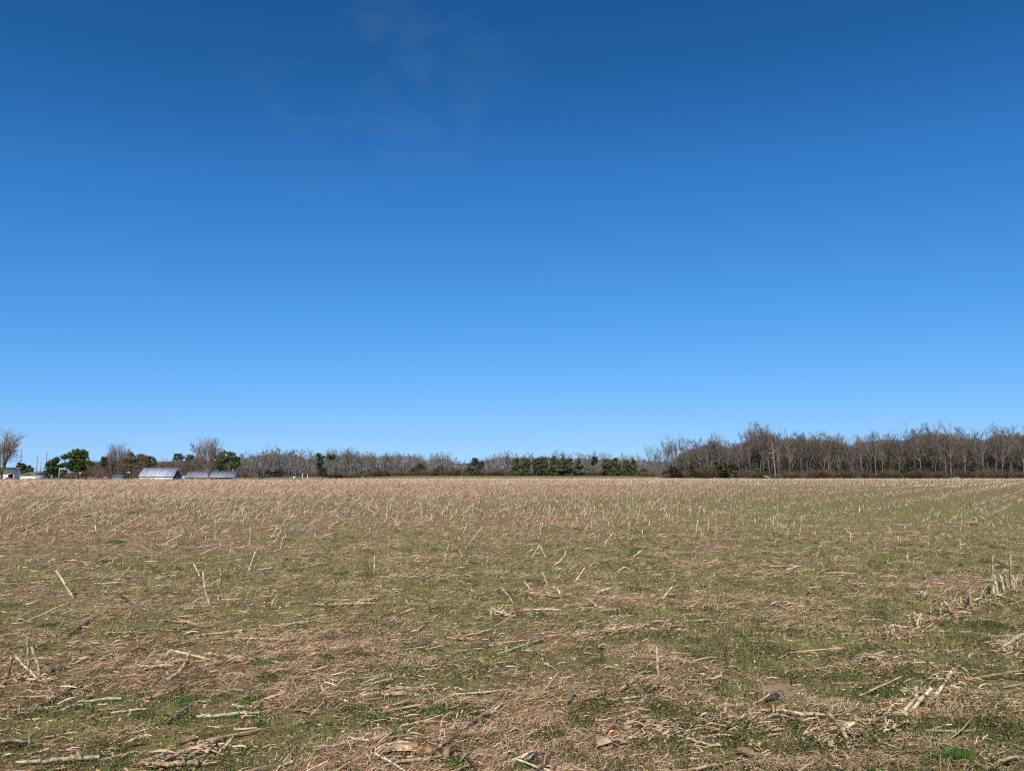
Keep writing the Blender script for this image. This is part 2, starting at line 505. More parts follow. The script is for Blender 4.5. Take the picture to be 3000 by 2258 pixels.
def row_of_trees(x0, x1, step, D, dD, tops, drop, lab, group, sx=1):
    x = x0
    while x < x1:
        px = x + random.uniform(-.35, .35) * step
        d = D + random.uniform(-dD, dD)
        p = at(px, 1390, d)
        hgt = (top_of(px, interp(tops, px) + random.uniform(*((-9, 20) if D < 400 else (-5, 10))) + drop, d) - gz(p.x, p.y))
        pr = random.choice(FOREST + FORK[:2] if random.random() < .75 else FORK)
        r = place_tree(pr, 'bare_tree', p.x, p.y, hgt, random.uniform(0, 6.28), '', 'tree', group, tint(), random.uniform(.8, 1.25) * sx, random.gauss(0, .035))
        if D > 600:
            for ch in r.children: ch.color = tuple(v * 1.3 for v in ch.color[:3]) + (1,)  # distance haze put into lighter trunk and twig tints
        trees.append((r, lab, p.x / p.y))
        x += step
row_of_trees(1985, 3230, 30, 303, 3, RIGHT_TOP, 4, 'bare brown tree in the front row of the right wood', 'bare trees in the right wood')
row_of_trees(1960, 3250, 30, 314, 4, RIGHT_TOP, 0, 'bare brown tree standing second row deep in the right wood', 'bare trees in the right wood')
row_of_trees(2020, 3260, 42, 328, 6, RIGHT_TOP, -1, 'bare brown tree deep inside the right wood', 'bare trees in the right wood')
for px, ty in ((1903, 1303), (1932, 1316), (1950, 1290), (1975, 1276)):
    p = at(px, 1390, 330); r = place_tree(FORK[px % 4], 'bare_tree', p.x, p.y, top_of(px, ty, 330) - gz(p.x, p.y), px, '', 'tree', 'bare trees in the right wood', tint(), .8)
    trees.append((r, 'thin bare tree at the open left end of the right wood', p.x / p.y))
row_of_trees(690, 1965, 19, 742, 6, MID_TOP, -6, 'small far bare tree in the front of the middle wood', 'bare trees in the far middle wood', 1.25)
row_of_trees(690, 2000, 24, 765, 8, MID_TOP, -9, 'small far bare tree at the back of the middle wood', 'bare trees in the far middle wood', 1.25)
row_of_trees(268, 700, 21, 430, 14, [(250, 1345), (300, 1335), (480, 1338), (560, 1332), (700, 1342)], 2, 'bare tree in the brown wood behind the farm sheds', 'bare trees behind the farm', 1.1)
label_from_left(trees)
# singled-out bare trees
p = at(612, 1390, 262)
tr = place_tree(ROUND[0], 'bare_tree', p.x, p.y, top_of(612, 1281, 262) - gz(p.x, p.y), .6, 'big bare tree with rounded rising crown standing before the long grey shed', 'tree', None, (1.05, 1.03, 1.0), .92)
p = at(4, 1390, 262)
tr = place_tree(ROUND[1], 'bare_tree', p.x, p.y, top_of(0, 1268, 262) - gz(p.x, p.y), 2.2, 'large bare spreading tree in front of the white house at the left edge', 'tree', None, (1.3, 1.27, 1.22), 1.08)
p = at(335, 1390, 400)
tr = place_tree(ROUND[0], 'bare_tree', p.x, p.y, top_of(335, 1298, 400) - gz(p.x, p.y), 4.1, 'pale bare tree rising above the brown-leaved trees left of the barn', 'tree', None, (1.15, 1.1, 1.05), .8)
p = at(525, 1390, 320)
tr = place_tree(FOREST[2], 'bare_tree', p.x, p.y, top_of(525, 1324, 320) - gz(p.x, p.y), 1.0, 'narrow grey bare tree between the white barn and the long shed', 'tree', None, (1.1, 1.1, 1.1), .9)
p = at(2238, 1390, 300)
tr = place_tree(FORK[1], 'bare_tree', p.x, p.y, top_of(2238, 1238, 300) - gz(p.x, p.y), 2.0, 'tallest forked bare tree standing above the right wood', 'tree', None, (.85, .85, .85), .75)

# ------------------------------------------------------------------ plants: crowns made of lobes (pines, brown-leaved trees, evergreen bushes)
def lobe_tree(name, label, cat, lobes, base_px, D, leafcol, nper, size, clump, bark=(.10, .075, .06), group=None, depth=.8, dens=1.0, mat=None, seed=0, trunk_r=.32):
    """lobes: (px, py, rx, ry) in photograph pixels at distance D; every lobe is filled with leaf clumps"""
    r = np.random.default_rng(seed + int(base_px[0]) * 7)
    b = at(base_px[0], base_px[1], D); b.z = gz(b.x, D) - .05
    root = empty(name, b, label, cat, group)
    k = D / FPX
    mb = MB(); tb = MB()
    tops = []
    for (lx, ly, rx, ry) in lobes:
        c = at(lx, ly, D); c = np.array(c - b)
        c[1] += r.normal(0, .25) * rx * k
        n = max(4, int(dens * 4.6 * rx * ry * k * k / (clump * clump)))
        u = rdir(n, 1, r) * (r.random((n, 1)) ** .45)
        cc = c + u * np.array([rx * k, rx * k * depth, ry * k])
        tops.append(c)
        C = np.repeat(cc, nper, 0); m = len(C)
        C = C + rdir(m, .7, r) * (r.random((m, 1)) ** .6) * clump * np.where(r.random((m, 1)) < .15, 1.7, 1.0)
        A = rdir(m, 1, r); B = norm(np.cross(A, rdir(m, 1, r)))
        sc = size * r.uniform(.6, 1.3, (m, 1))
        V, F = quads(C, A * sc, B * sc * .45)
        tone = np.repeat(pal(n, leafcol, .18, r), nper, 0)
        mb.add(V, F, np.repeat(np.clip(tone * np.exp(r.normal(0, .15, (m, 1))), 0, .8), 4, 0))
    tops = sorted(tops, key=lambda t: t[2])
    hi = max(t[2] for t in tops); mean = np.mean(tops, 0)
    P = np.array([[(0, 0, -.2), (mean[0] * .15, 0, hi * .3), (mean[0] * .6, mean[1] * .5, hi * .6), (tops[-1][0], tops[-1][1], hi)]])
    V, F = tubes(P, np.array([[trunk_r * 1.2, trunk_r, trunk_r * .7, trunk_r * .25]]), 6, False); tb.add(V, F, bark)
    for t in tops[:-1]:
        zf = max(.15, min(.75, t[2] / hi - .18)); st = P[0][0] * (1 - zf) + P[0][3] * zf; st = np.array([np.interp(zf, [0, .3, .6, 1], P[0][:, i]) for i in range(3)])
        Q = np.array([[st, (st + t) / 2 + np.array([0, 0, -.2]), t]])
        V, F = tubes(Q, np.array([[trunk_r * .4, trunk_r * .28, trunk_r * .1]]), 5, False); tb.add(V, F, bark)
    tb.obj('trunk', M_BARK, root, True)
    mb.obj('crown', mat or M_NEEDLE, root)
    return root
PINE = [(1, .075, .11, .03), (.6, .11, .14, .04), (.5, .045, .07, .024)]
PINE2 = [(1, .062, .095, .036), (.5, .095, .125, .047), (.6, .04, .06, .025)]
BROWN = [(1, .18, .13, .09), (.6, .22, .16, .11), (.6, .14, .105, .08)]
EVERG = [(1, .05, .06, .03), (.5, .075, .085, .04), (.5, .10, .085, .06)]
def Z1(L): return [(x / 5.53, 1220 + y / 5.53, a / 5.53, b / 5.53) for x, y, a, b in L]
def Z2(L): return [(350 + x / 5.53, 1220 + y / 5.53, a / 5.53, b / 5.53) for x, y, a, b in L]
def Z3(L): return [(700 + x / 5.53, 1220 + y / 5.53, a / 5.53, b / 5.53) for x, y, a, b in L]
lobe_tree('pine_tree', 'large dark pine with a domed top and wide lower boughs left of the barn', 'tree',
          Z1([(1265, 580, 110, 50), (1180, 620, 80, 45), (1080, 655, 52, 38), (1345, 590, 60, 50), (1390, 650, 40, 40), (1260, 660, 110, 35), (1220, 730, 90, 30),
              (1030, 790, 75, 40), (1130, 790, 80, 50), (1240, 800, 90, 50), (1340, 770, 80, 60), (1440, 735, 55, 32), (1490, 760, 45, 35), (1200, 860, 60, 35), (1330, 850, 60, 35), (1040, 880, 40, 40)]),
          (1243 / 5.53, 1400), 275, PINE, 42, .28, .62, trunk_r=.55)
lobe_tree('pine_tree', 'rounded dark pine behind the two short poles, left of the domed pine', 'tree',
          Z1([(905, 710, 70, 32), (870, 750, 90, 40), (800, 790, 70, 50), (760, 840, 50, 40), (880, 830, 100, 50), (820, 890, 90, 40), (930, 890, 60, 45)]), (165, 1400), 300, PINE2, 40, .28, .62)
lobe_tree('pine_tree', 'low dark evergreen right behind the white house gable', 'tree',
          Z1([(340, 790, 60, 30), (300, 850, 60, 50), (390, 850, 90, 60), (450, 890, 70, 45), (360, 920, 90, 40)]), (68, 1402), 345, PINE2, 40, .28, .62)
lobe_tree('pine_tree', 'dark two-headed pine at the right end of the long grey shed', 'tree',
          Z2([(1690, 585, 45, 22), (1812, 610, 58, 34), (1600, 650, 50, 35), (1680, 660, 60, 35), (1740, 690, 60, 40), (1870, 690, 70, 45), (1640, 740, 70, 45), (1900, 750, 50, 45), (1640, 820, 70, 50), (1850, 810, 60, 40), (1690, 860, 50, 25)]),
          (350 + 1780 / 5.53, 1400), 330, PINE, 40, .28, .62, trunk_r=.3)
for i, (lx, ly) in enumerate(((960, 630), (1160, 645), (1310, 700))):
    lobe_tree('pine_tree', ['flat-topped pine behind the gap between barn and long shed', 'small flat-topped pine left of the big bare tree', 'hazy low pine crown behind the big bare tree'][i], 'tree',
              Z2([(lx, ly, 60, 26), (lx + 20, ly + 40, 70, 30), (lx - 30, ly + 50, 50, 26)]), (350 + lx / 5.53, 1396), 440, PINE2, 30, .34, .8)
bl = [([(200, 620, 70, 40), (150, 700, 110, 60), (260, 700, 100, 60), (200, 790, 140, 60)], 190, 'tallest russet-leaved tree in the brown clump left of the barn'),
      ([(350, 640, 80, 40), (370, 710, 100, 60), (380, 790, 120, 55)], 370, 'russet-leaved tree rising right behind the barn ridge'),
      ([(490, 690, 80, 50), (500, 760, 100, 50)], 490, 'olive brown tree at the right of the russet clump')]
for L, bx, lab in bl:
    lobe_tree('oak_tree', lab, 'tree', Z2(L), (350 + bx / 5.53, 1396), 385, BROWN if bx < 400 else [(1, .11, .08, .045), (.6, .07, .07, .035)], 26, .22, .7, mat=M_NEEDLE)
lobe_tree('cedar_tree', 'dull green cedar poking through the bare tree left of the russet clump', 'tree', Z1([(1700, 690, 60, 40), (1680, 760, 70, 50)]), (307, 1396), 392, [(1, .07, .065, .035)], 26, .25, .7)
lobe_tree('pine_tree', 'leaning dark pine with ivy-clad trunks in the far wood left of centre', 'tree',
          Z3([(1285, 620, 42, 24), (1360, 655, 26, 20), (1310, 680, 55, 35), (1330, 750, 60, 35), (1290, 800, 30, 40), (1330, 850, 40, 40), (1380, 870, 30, 55), (1330, 920, 40, 30)]), (700 + 1340 / 5.53, 1397), 700, PINE2, 30, .5, 1.0, trunk_r=.5)
lobe_tree('pine_tree', 'round-headed pine right of the leaning ivy-clad pine', 'tree', Z3([(1510, 645, 65, 24), (1460, 650, 40, 20), (1520, 670, 60, 22)]), (700 + 1535 / 5.53, 1397), 705, PINE, 30, .5, 1.0)
def Z5(L): return [(1400 + x / 4.424, 1220 + y / 4.424, a / 4.424, b / 4.424) for x, y, a, b in L]
mp_ = [(490, 540, 50, 110, 'first from left of the green pines in the middle wood'), (625, 535, 60, 110, 'second from left of the green pines in the middle wood'),
       (760, 525, 55, 90, 'third from left of the green pines, thin and grey-green'), (850, 535, 60, 95, 'fourth from left of the green pines in the middle wood'),
       (1000, 530, 60, 110, 'fifth green pine, left end of the widest pine group'), (1095, 535, 60, 110, 'sixth green pine, centre of the widest pine group'),
       (1180, 540, 60, 110, 'seventh green pine, right end of the widest pine group'), (1310, 560, 50, 90, 'small eighth green pine right of the widest group'),
       (1690, 550, 60, 100, 'left half of the broad pine pair right of centre'), (1780, 550, 65, 100, 'right half of the broad pine pair right of centre'),
       (1920, 570, 55, 95, 'left of the last two green pines before the right wood'), (2015, 565, 50, 95, 'right of the last two green pines before the right wood')]
for i, (x, y, rx, hh, lab) in enumerate(mp_):
    R_ = random.Random(i)
    L = []
    for j in range(11):
        t = j / 10
        w = rx * (.5 + .75 * math.sin(min(1, t * 1.3) * 2.2)) * .9
        L.append((x + R_.uniform(-.5, .5) * rx, y + R_.uniform(-4, 22) + t * (225 if j % 2 else 205) * hh / 110 * .95, w * R_.uniform(.7, 1.1), R_.uniform(18, 26)))
    lobe_tree('pine_tree', lab, 'tree', Z5(L), (1400 + x / 4.424, 1397), 720, [(1, .11, .125, .066), (.6, .145, .155, .08), (.6, .07, .085, .046)] if i in (2, 3, 7) else [(1, .095, .125, .052), (.6, .13, .155, .065), (.6, .06, .08, .036), (.3, .16, .14, .10)], 30, .5, .95, group='green pines in the middle wood', dens=.75 if i in (2, 7) else 1.0, seed=i)
for i, (px, py, lab) in enumerate(((1392, 1345, 'single dark round pine top above the far wood at centre'), (1410, 1356, 'small pine top just right of the single round one'), (1742, 1342, 'dark pine top behind the broad pine pair'),
                                   (2220, 1318, 'dark bushy evergreen crown high in the right wood under the tallest tree'))):
    D = 735 if px < 2000 else 318
    k = 735 / D * .7 if px > 2000 else 1
    lobe_tree('pine_tree', lab, 'tree', [(px, py, 8 * k, 5 * k), (px + 2, py + 7, 9 * k, 5 * k), (px - 3, py + 13, 8 * k, 6 * k)], (px, 1397), D, PINE2 if px < 2000 else [(1, .05, .05, .03)], 26, .5 if px < 2000 else .25, 1.0 if px < 2000 else .7)

# understory bushes
def bush_proto(seed, kind):
    r = np.random.default_rng(seed)
    root = bpy.data.objects.new('bush', None)
    if kind == 'bare':
        n = 900
        a = r.uniform(0, 6.28, n); sp = r.random(n) ** .7
        b = np.stack([np.cos(a) * sp * .9, np.sin(a) * sp * .6, np.zeros(n)], 1)
        d = norm(np.stack([np.cos(a) * sp * .7 + r.normal(0, .25, n), np.sin(a) * sp * .5 + r.normal(0, .25, n), np.ones(n)], 1))
        L = r.uniform(.5, 2.0, (n, 1)) * (1.2 - .5 * sp[:, None])
        P = np.stack([b, b + d * L * .5 + r.normal(0, .05, (n, 3)), b + d * L + r.normal(0, .15, (n, 3))], 1)
        w = np.repeat(np.array([[.035, .026, .014]]), n, 0)
        V, F = ribbons(P, rdir(n, .4, r), w)
        C = np.repeat(pal(n, [(1, .17, .135, .11), (.6, .12, .095, .075), (.5, .2, .145, .10)], .25, r), 6, 0)
        mk('branches', V, F, M_TWIG, root, C, link=False)
    else:
        n = 2600
        u = rdir(n, 1, r) * (r.random((n, 1)) ** .4); u[:, 2] = np.abs(u[:, 2])
        C = u * np.array([1.0, .8, 1.7]) * (.55 + .75 * vnoise(u[:, :1] * 2.5 + 9, u[:, 2:] * 2.5 + u[:, 1:2] * 2 + 7, seed)) + rdir(n, 1, r) * .2
        A = rdir(n, 1, r); B = norm(np.cross(A, rdir(n, 1, r))); sc = r.uniform(.06, .13, (n, 1))
        V, F = quads(C, A * sc, B * sc * .6)
        mk('foliage', V, F, M_TWIG, root, np.repeat(pal(n, EVERG + [(.3, .06, .07, .03)], .3, r), 4, 0), link=False)
        P = np.array([[(0, 0, -.1), (.03, 0, .6), (0, .05, 1.3)]])
        V, F = tubes(P, np.array([[.06, .045, .02]]), 5, False)
        mk('stem', V, F, M_BARK, root, np.full((len(V), 3), .09), True, link=False)
    root['h'] = 2.0
    return root
BB = [bush_proto(i, 'bare') for i in range(3)]; EB = [bush_proto(10 + i, 'ever') for i in range(3)]
bushes = []
def bush(px, D, hpx, kind, lab, group, wide=1.0, tintc=None, name=None):
    p = at(px, 1396, D); hgt = hpx * D / FPX
    pr = random.choice(BB if kind == 'bare' else EB)
    r = place_tree(pr, name or ('bare_bush' if kind == 'bare' else 'evergreen_bush'), p.x, p.y, hgt, random.uniform(0, 6.28), '', 'bush', group, tintc or tint(), wide)
    bushes.append((r, lab, p.x / p.y))
for i in range(46):
    bush(1960 + i * 27 + random.uniform(-10, 10), 299 + random.uniform(-2, 3), random.uniform(12, 38), 'bare', 'brown bare bush along the foot of the right wood', 'brush at the foot of the right wood', random.uniform(.9, 1.6), (lambda k: (k, k * 1.0, k * .98))(random.uniform(.6, .95)))
for i in range(52):
    bush(1970 + i * 25 + random.uniform(-12, 12), 306 + random.uniform(-3, 6), random.choice([16, 22, 30, 44]) * random.uniform(.7, 1.1), 'ever', 'dark evergreen bush in the shade of the right wood', 'evergreens in the right wood', random.uniform(.8, 1.4))
for i in range(62):
    bush(690 + i * 20 + random.uniform(-8, 8), 728 + random.uniform(-5, 5), random.uniform(12, 24), 'bare', 'small far brown bush along the middle wood', 'brush along the middle wood', random.uniform(1.2, 1.8))
for px, hh in ((760, 24), (788, 26), (810, 30), (832, 22), (875, 20), (1110, 26), (1226, 40), (1285, 34), (1305, 22), (1330, 24), (1345, 20), (1378, 36), (1396, 24), (1420, 18), (1445, 16), (1760, 14), (1885, 26)):
    bush(px, 733, hh, 'ever', 'small far dark evergreen bush in the middle wood', 'evergreens in the middle wood', 1.2)
for i in range(26):
    bush(140 + i * 23 + random.uniform(-6, 6), 405 + random.uniform(-10, 10), random.uniform(22, 40), 'bare', 'purplish bare bush behind the farm buildings', 'brush behind the farm', 1.4, (1.05, .92, .95))
label_from_left(bushes)
bush(2410, 297, 32, 'bare', '', None, 2.6, (1.0, .84, .72)); bushes[-1][0]['label'] = 'broad brown brush mound at the edge of the right wood'
bush(255, 300, 36, 'bare', '', None, 2.2, (1.05, .92, .95)); bushes[-1][0]['label'] = 'wide purplish brush mound right beside the domed pine'
bush(933, 716, 28, 'bare', '', None, 1.6, (1.3, .85, .8)); bushes[-1][0]['label'] = 'reddish round bush at the left foot of the leaning ivy-clad pine'
for px, hh, lab in ((1975, 36, 'largest black-green thicket at the left end of the right wood'), (2030, 32, 'second black-green thicket near the left end of the right wood'), (2120, 44, 'tall vine-covered evergreen thicket in the left part of the right wood')):
    bush(px, 301, hh, 'ever', '', None, 2.0, (.9, .85, .85)); bushes[-1][0]['label'] = lab

# the depth of the woods, nobody could count it: thin stems and twigs
def wood_mass(name, x0, x1, D0, D1, tops, drop, n, colr, sx, seed):
    r = np.random.default_rng(seed)
    px = r.uniform(x0, x1, n); D = r.uniform(D0, D1, n)
    X = (px - 1500) / FPX * D
    tp = np.interp(px, [t[0] for t in tops], [t[1] for t in tops]) + drop * (.45 + 1.5 * fbm(px / (26 if D0 < 400 else 17), px * 0 + D * .05, 3, seed))
    zt = EYE + (HOR - tp) / FPX * D
    z0 = base_z(X, D)
    hgt = zt - z0
    h0 = r.random(n) ** 1.4 * .93
    L = r.uniform(.06, .2, n) * hgt
    b = np.stack([X, D, z0 + h0 * hgt], 1)
    d = norm(np.stack([r.normal(0, .45, n), r.normal(0, .45, n), np.ones(n)], 1))
    tip = np.minimum(L, hgt * (1.02 - h0))[:, None]
    P = np.stack([b, b + d * tip], 1)
    w = (r.uniform(.6, 1.6, n) * sx)[:, None] * np.array([[1, .4]])
    V, F = ribbons(P, norm(np.cross(d, rdir(n, .3, r))), w)
    C = pal(n, colr, .25, r); ev = r.random(n) < .5 * (1 - sst(.1, .5, h0)); C[ev] = pal(int(ev.sum()), [(1, .045, .05, .025), (1, .07, .065, .035)], .3, r)
    o = mk(name, V, F, M_TWIG, None, np.repeat(C, 4, 0))
    kin(o, 'stuff'); return o
WC = [(1, .12, .10, .085), (.7, .08, .066, .055), (.4, .165, .14, .12)]
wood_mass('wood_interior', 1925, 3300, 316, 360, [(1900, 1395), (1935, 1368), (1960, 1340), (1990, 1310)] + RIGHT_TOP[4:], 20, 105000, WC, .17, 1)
wood_mass('wood_interior', 640, 2040, 752, 830, MID_TOP, 7, 75000, [(1, .165, .138, .118), (.7, .115, .094, .08), (.4, .21, .18, .155)], .3, 2)  # paler palette carries the haze over the far middle wood
wood_mass('wood_interior', 255, 720, 425, 480, [(250, 1350), (320, 1342), (480, 1345), (560, 1342), (720, 1346)], 6, 34000, [(1, .16, .115, .085), (.7, .10, .08, .065), (.5, .17, .115, .08)], .2, 3)

# dead snag and log
p = at(2272, 1398, 298); pz = gz(p.x, p.y)
root = empty('dead_tree', (p.x, p.y, pz), 'pale orange dead tree trunk, barkless and broken, in the right wood', 'tree')
mb = MB(); ht = top_of(2265, 1288, 298) - pz
P = np.array([[(0, 0, -.2), (-.1, 0, ht * .25), (-.45, 0, ht * .55), (-.6, 0, ht * .8), (-.75, .05, ht)]])
V, F = tubes(P, np.array([[.3, .26, .24, .18, .05]]), 8, False)
mb.add(V, F, (.31, .225, .16)); mb.obj('trunk', M_WOOD, root, True)
for k, (z, dx, dz) in enumerate(((.66, -1.9, .0), (.7, 1.0, .5), (.52, -.8, .7))):
    mb = MB(); V, F = tubes(np.array([[(-.5, 0, ht * z), (-.5 + dx * .6, 0, ht * z + dz * .3), (-.5 + dx, .1, ht * z + dz)]]), np.array([[.14, .1, .04]]), 5, False)
    mb.add(V, F, (.42, .31, .23)); mb.obj('broken_limb', M_WOOD, root, True)
def log(px0, px1, D, r, c, label, dz=.0, dz1=.0, name='fallen_log'):
    a = at(px0, 1399, D); b = at(px1, 1399, D + .8); a.z = gz(a.x, a.y) + r + dz; b.z = gz(b.x, b.y) + r + dz1
    c0 = (a + b) / 2
    P = np.array([[tuple(a - c0), tuple((a + b) / 2 - c0 + Vector((0, 0, .05))), tuple(b - c0)]])
    V, F = tubes(P, np.array([[r, r * .95, r * .75]]), 8, False); mb = MB(); mb.add(V, F, c)
    for q, rr, sgn in ((P[0, 0], r, -1), (P[0, 2], r * .75, 1)):
        V = [q] + [V[i] for i in (range(8) if sgn < 0 else range(16, 24))]
        mb.add(V, [(0, 1 + i, 1 + (i + 1) % 8) for i in range(8)], [v * 1.15 for v in c])
        V = np.array(mb.V[0])
    o = mb.obj(name, M_WOOD, None, True, loc=c0)
    tag(o, label, 'log'); return o
log(2238, 2254, 294, .3, (.5, .45, .4), 'pale fallen log lying tilted before the right wood', .75, .1)
log(2795, 2813, 294, .16, (.55, .52, .48), 'short whitish log on the stubble edge below the right wood', .2, .2)

# ------------------------------------------------------------------ farm buildings, poles, vehicles
M_WHITE = flat('white clapboard', (.78, .78, .76), .6, .3, 1.5, .06)
M_MINT = flat('mint painted wall', (.58, .72, .63), .6, .3, 1.5, .08)
M_GREENROOF = flat('grey green shingle', (.13, .15, .115), .9, .2, 3, .25)
M_BROWNROOF = flat('brown shingle', (.13, .105, .09), .9, .2, 3, .25)
M_TEAL = flat('teal metal roof', (.03, .17, .18), .5, .4, 2, .15)
M_GLASS = flat('dark window', (.02, .025, .03), .15, .5)
M_DARK = flat('dark interior', (.03, .028, .026), .9, .1)
M_POLE = flat('pole wood', (.2, .17, .14), .9, .2, 4, .25)
M_GREY = flat('grey metal', (.3, .31, .33), .55, .4, 2, .15)
M_TRIM = flat('tan trim', (.6, .53, .42), .7, .3)
M_GOURD = flat('white plastic', (.8, .8, .78), .4, .4)
def metal_roof(name, c, rust, sc):
    m, n, l, b = newmat(name)
    tcn = n.new('ShaderNodeTexCoord')
    mpn = n.new('ShaderNodeMapping'); mpn.inputs['Scale'].default_value = (1.6, .25, .25); l.new(tcn.outputs['Object'], mpn.inputs[0])
    t = n.new('ShaderNodeTexNoise'); t.inputs['Scale'].default_value = sc; t.inputs['Detail'].default_value = 7; l.new(mpn.outputs[0], t.inputs[0])
    r = n.new('ShaderNodeValToRGB'); r.color_ramp.elements[0].position = .34; r.color_ramp.elements[1].position = .62
    r.color_ramp.elements[0].color = (*rust, 1); r.color_ramp.elements[1].color = (*c, 1)
    l.new(t.outputs[0], r.inputs[0]); l.new(r.outputs[0], b.inputs['Base Color'])
    b.inputs['Roughness'].default_value = .6; b.inputs['Metallic'].default_value = .0
    return m
M_BARNROOF = metal_roof('weathered barn tin', (.46, .51, .60), (.25, .27, .33), 1.4)
M_SHEDROOF = metal_roof('dull shed tin', (.26, .29, .34), (.17, .185, .22), 1.2)

def gable_house(name, label, x0, x1, D, depth, eave, ridge, wallm, roofm, cat='building', rz=0, over=.3, ribs=0, trim=None, back=None):
    """front wall along x at distance D, ridge parallel to it; returns (root, local width, z of ground)"""
    xa = at(x0, 1390, D).x; xb = at(x1, 1390, D).x; w = xb - xa
    zg = gz((xa + xb) / 2, D)
    root = empty(name, (xb, D, zg), label, cat, rz=rz)
    e = top_of(x1, eave, D) - zg; rg = top_of(x1, ridge, D + depth / 2) - zg
    mb = MB(); mb.box(-w, 0, 0, .15, -.3, e); mb.obj('front_wall', wallm, root)
    mb = MB(); mb.box(-w, 0, depth - .15, depth, -.3, e); mb.obj('back_wall', wallm, root)
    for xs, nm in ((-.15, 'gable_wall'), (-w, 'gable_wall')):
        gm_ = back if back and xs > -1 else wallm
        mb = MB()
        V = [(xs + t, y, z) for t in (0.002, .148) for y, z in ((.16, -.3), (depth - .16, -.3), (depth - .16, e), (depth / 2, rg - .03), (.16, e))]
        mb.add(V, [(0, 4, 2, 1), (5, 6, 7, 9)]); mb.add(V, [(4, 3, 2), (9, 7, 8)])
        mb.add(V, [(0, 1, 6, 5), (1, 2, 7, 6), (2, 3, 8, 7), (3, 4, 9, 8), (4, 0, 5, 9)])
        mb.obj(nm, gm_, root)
    sl_ = (rg - e) / (depth / 2)
    mb = MB(); th = .12
    for y0, y1 in ((-over, depth / 2), (depth + over, depth / 2)):
        zz = e - over * sl_ + .02
        V = [(-w - over, y0, zz), (over, y0, zz), (over, y1, rg + .02), (-w - over, y1, rg + .02)]
        V += [(a, b, c + th) for a, b, c in V]
        mb.add(V, [(0, 1, 2, 3), (4, 7, 6, 5), (0, 4, 5, 1), (1, 5, 6, 2), (2, 6, 7, 3), (3, 7, 4, 0)])
    rf = mb.obj('roof', roofm, root)
    if ribs:                      # standing seams of the metal sheets
        n = int(w / ribs)
        rb = MB()
        for i in range(n + 1):
            x = -w - over + (w + 2 * over) * i / n
            zz = e - over * sl_ + .02 + th
            rb.add([(x - .03, -over, zz + .001), (x + .03, -over, zz + .001), (x + .03, depth / 2, rg + th + .021), (x - .03, depth / 2, rg + th + .021),
                    (x - .03, -over, zz + .03), (x + .03, -over, zz + .03), (x + .03, depth / 2, rg + th + .05), (x - .03, depth / 2, rg + th + .05)],
                   [(4, 5, 6, 7), (0, 4, 7, 3), (1, 2, 6, 5), (0, 1, 5, 4)])
        rb.obj('roof_seams', roofm, rf)
    return root, w, e, rg
def part(root, name, mat, boxes):
    mb = MB()
    for b in boxes: mb.box(*b)
    return mb.obj(name, mat, root)
# white house
hs, w, e, rg = gable_house('farmhouse', 'white house with a grey-green steep roof behind the big tree at the left edge', -75, 42, 318, 6.5, 1386, 1370, M_WHITE, M_GREENROOF, 'house', math.radians(9))
pr = part(hs, 'porch_opening', M_DARK, [(-2.3, -.35, -.03, .1, e - 1.75, e - .55)])
part(hs, 'porch_roof', M_WHITE, [(-2.5, -.9, -.9, -.002, e - .45, e - .3)])
for x, z in ((-5.2, e - 1.8), (-8.2, e - 1.8), (-11, e - 1.8)):
    f = part(hs, 'window', M_TRIM, [(x, x + .9, -.05, -.002, z, z + 1.2)]); part(f, 'pane', M_GLASS, [(x + .08, x + .82, -.07, -.052, z + .08, z + 1.12)])
f = part(hs, 'gable_window', M_TRIM, [(.002, .05, 2.7, 3.7, 1.3, 2.6)]); part(f, 'pane', M_GLASS, [(.052, .07, 2.8, 3.6, 1.4, 2.5)])
part(hs, 'chimney', M_BROWNROOF, [(-6, -5.3, 3.0, 3.7, rg - .3, rg + .9)])
# mint garage: its gable looks at the camera
xa, xb = at(54, 1390, 300).x, at(108, 1390, 300).x
zg = gz(xa, 300); e = top_of(80, 1394.5, 300) - zg; rg = top_of(87, 1384.5, 300) - zg; w = xb - xa; ax = at(88, 1390, 300).x - xa
gr = empty('garage', (xa, 300, zg), 'low mint green garage with a shallow brown gable, right of the white house', 'building')
part(gr, 'front_wall', M_MINT, [(.4, w - .3, .3, .45, -.2, e)])
part(gr, 'side_wall', M_MINT, [(w - .45, w - .3, .46, 8, -.2, e)])
part(gr, 'side_wall', M_MINT, [(.4, .55, .46, 8, -.2, e)])
mb = MB(); mb.add([(0.2, .32, e), (w, .32, e), (ax, .32, rg), (0.2, .44, e), (w, .44, e), (ax, .44, rg)], [(0, 1, 2), (3, 5, 4)]); mb.obj('gable', M_BROWNROOF, gr)
mb = MB()
for s, q in ((0, -.3), (1, w + .3)):
    ez = e - .12
    V = [(q, 0, ez), (ax, 0, rg + .02), (ax, 8.2, rg + .02), (q, 8.2, ez)]; V += [(a, b, c + .15) for a, b, c in V]
    mb.add(V, [(0, 1, 2, 3), (4, 7, 6, 5), (0, 4, 5, 1), (2, 6, 7, 3), (3, 7, 4, 0)])
rf = mb.obj('roof', M_BROWNROOF, gr)
mb = MB()
for q in (-.3, w + .3):
    ez = e - .12
    V = [(q, -.06, ez - .04), (ax, -.06, rg), (ax, -.06, rg + .2), (q, -.06, ez + .17)]; V += [(a, -.005, c) for a, b, c in V]
    mb.add(V, [(0, 1, 2, 3), (7, 6, 5, 4), (3, 2, 6, 7), (0, 4, 5, 1)])
mb.obj('fascia', M_TRIM, rf)
for x in (1.6, 3.2, 4.8):
    f = part(gr, 'garage_window', M_WHITE, [(x, x + 1.1, .24, .298, .3, 1.5)]); part(f, 'pane', M_GREY, [(x + .1, x + 1.0, .22, .238, .4, 1.4)])
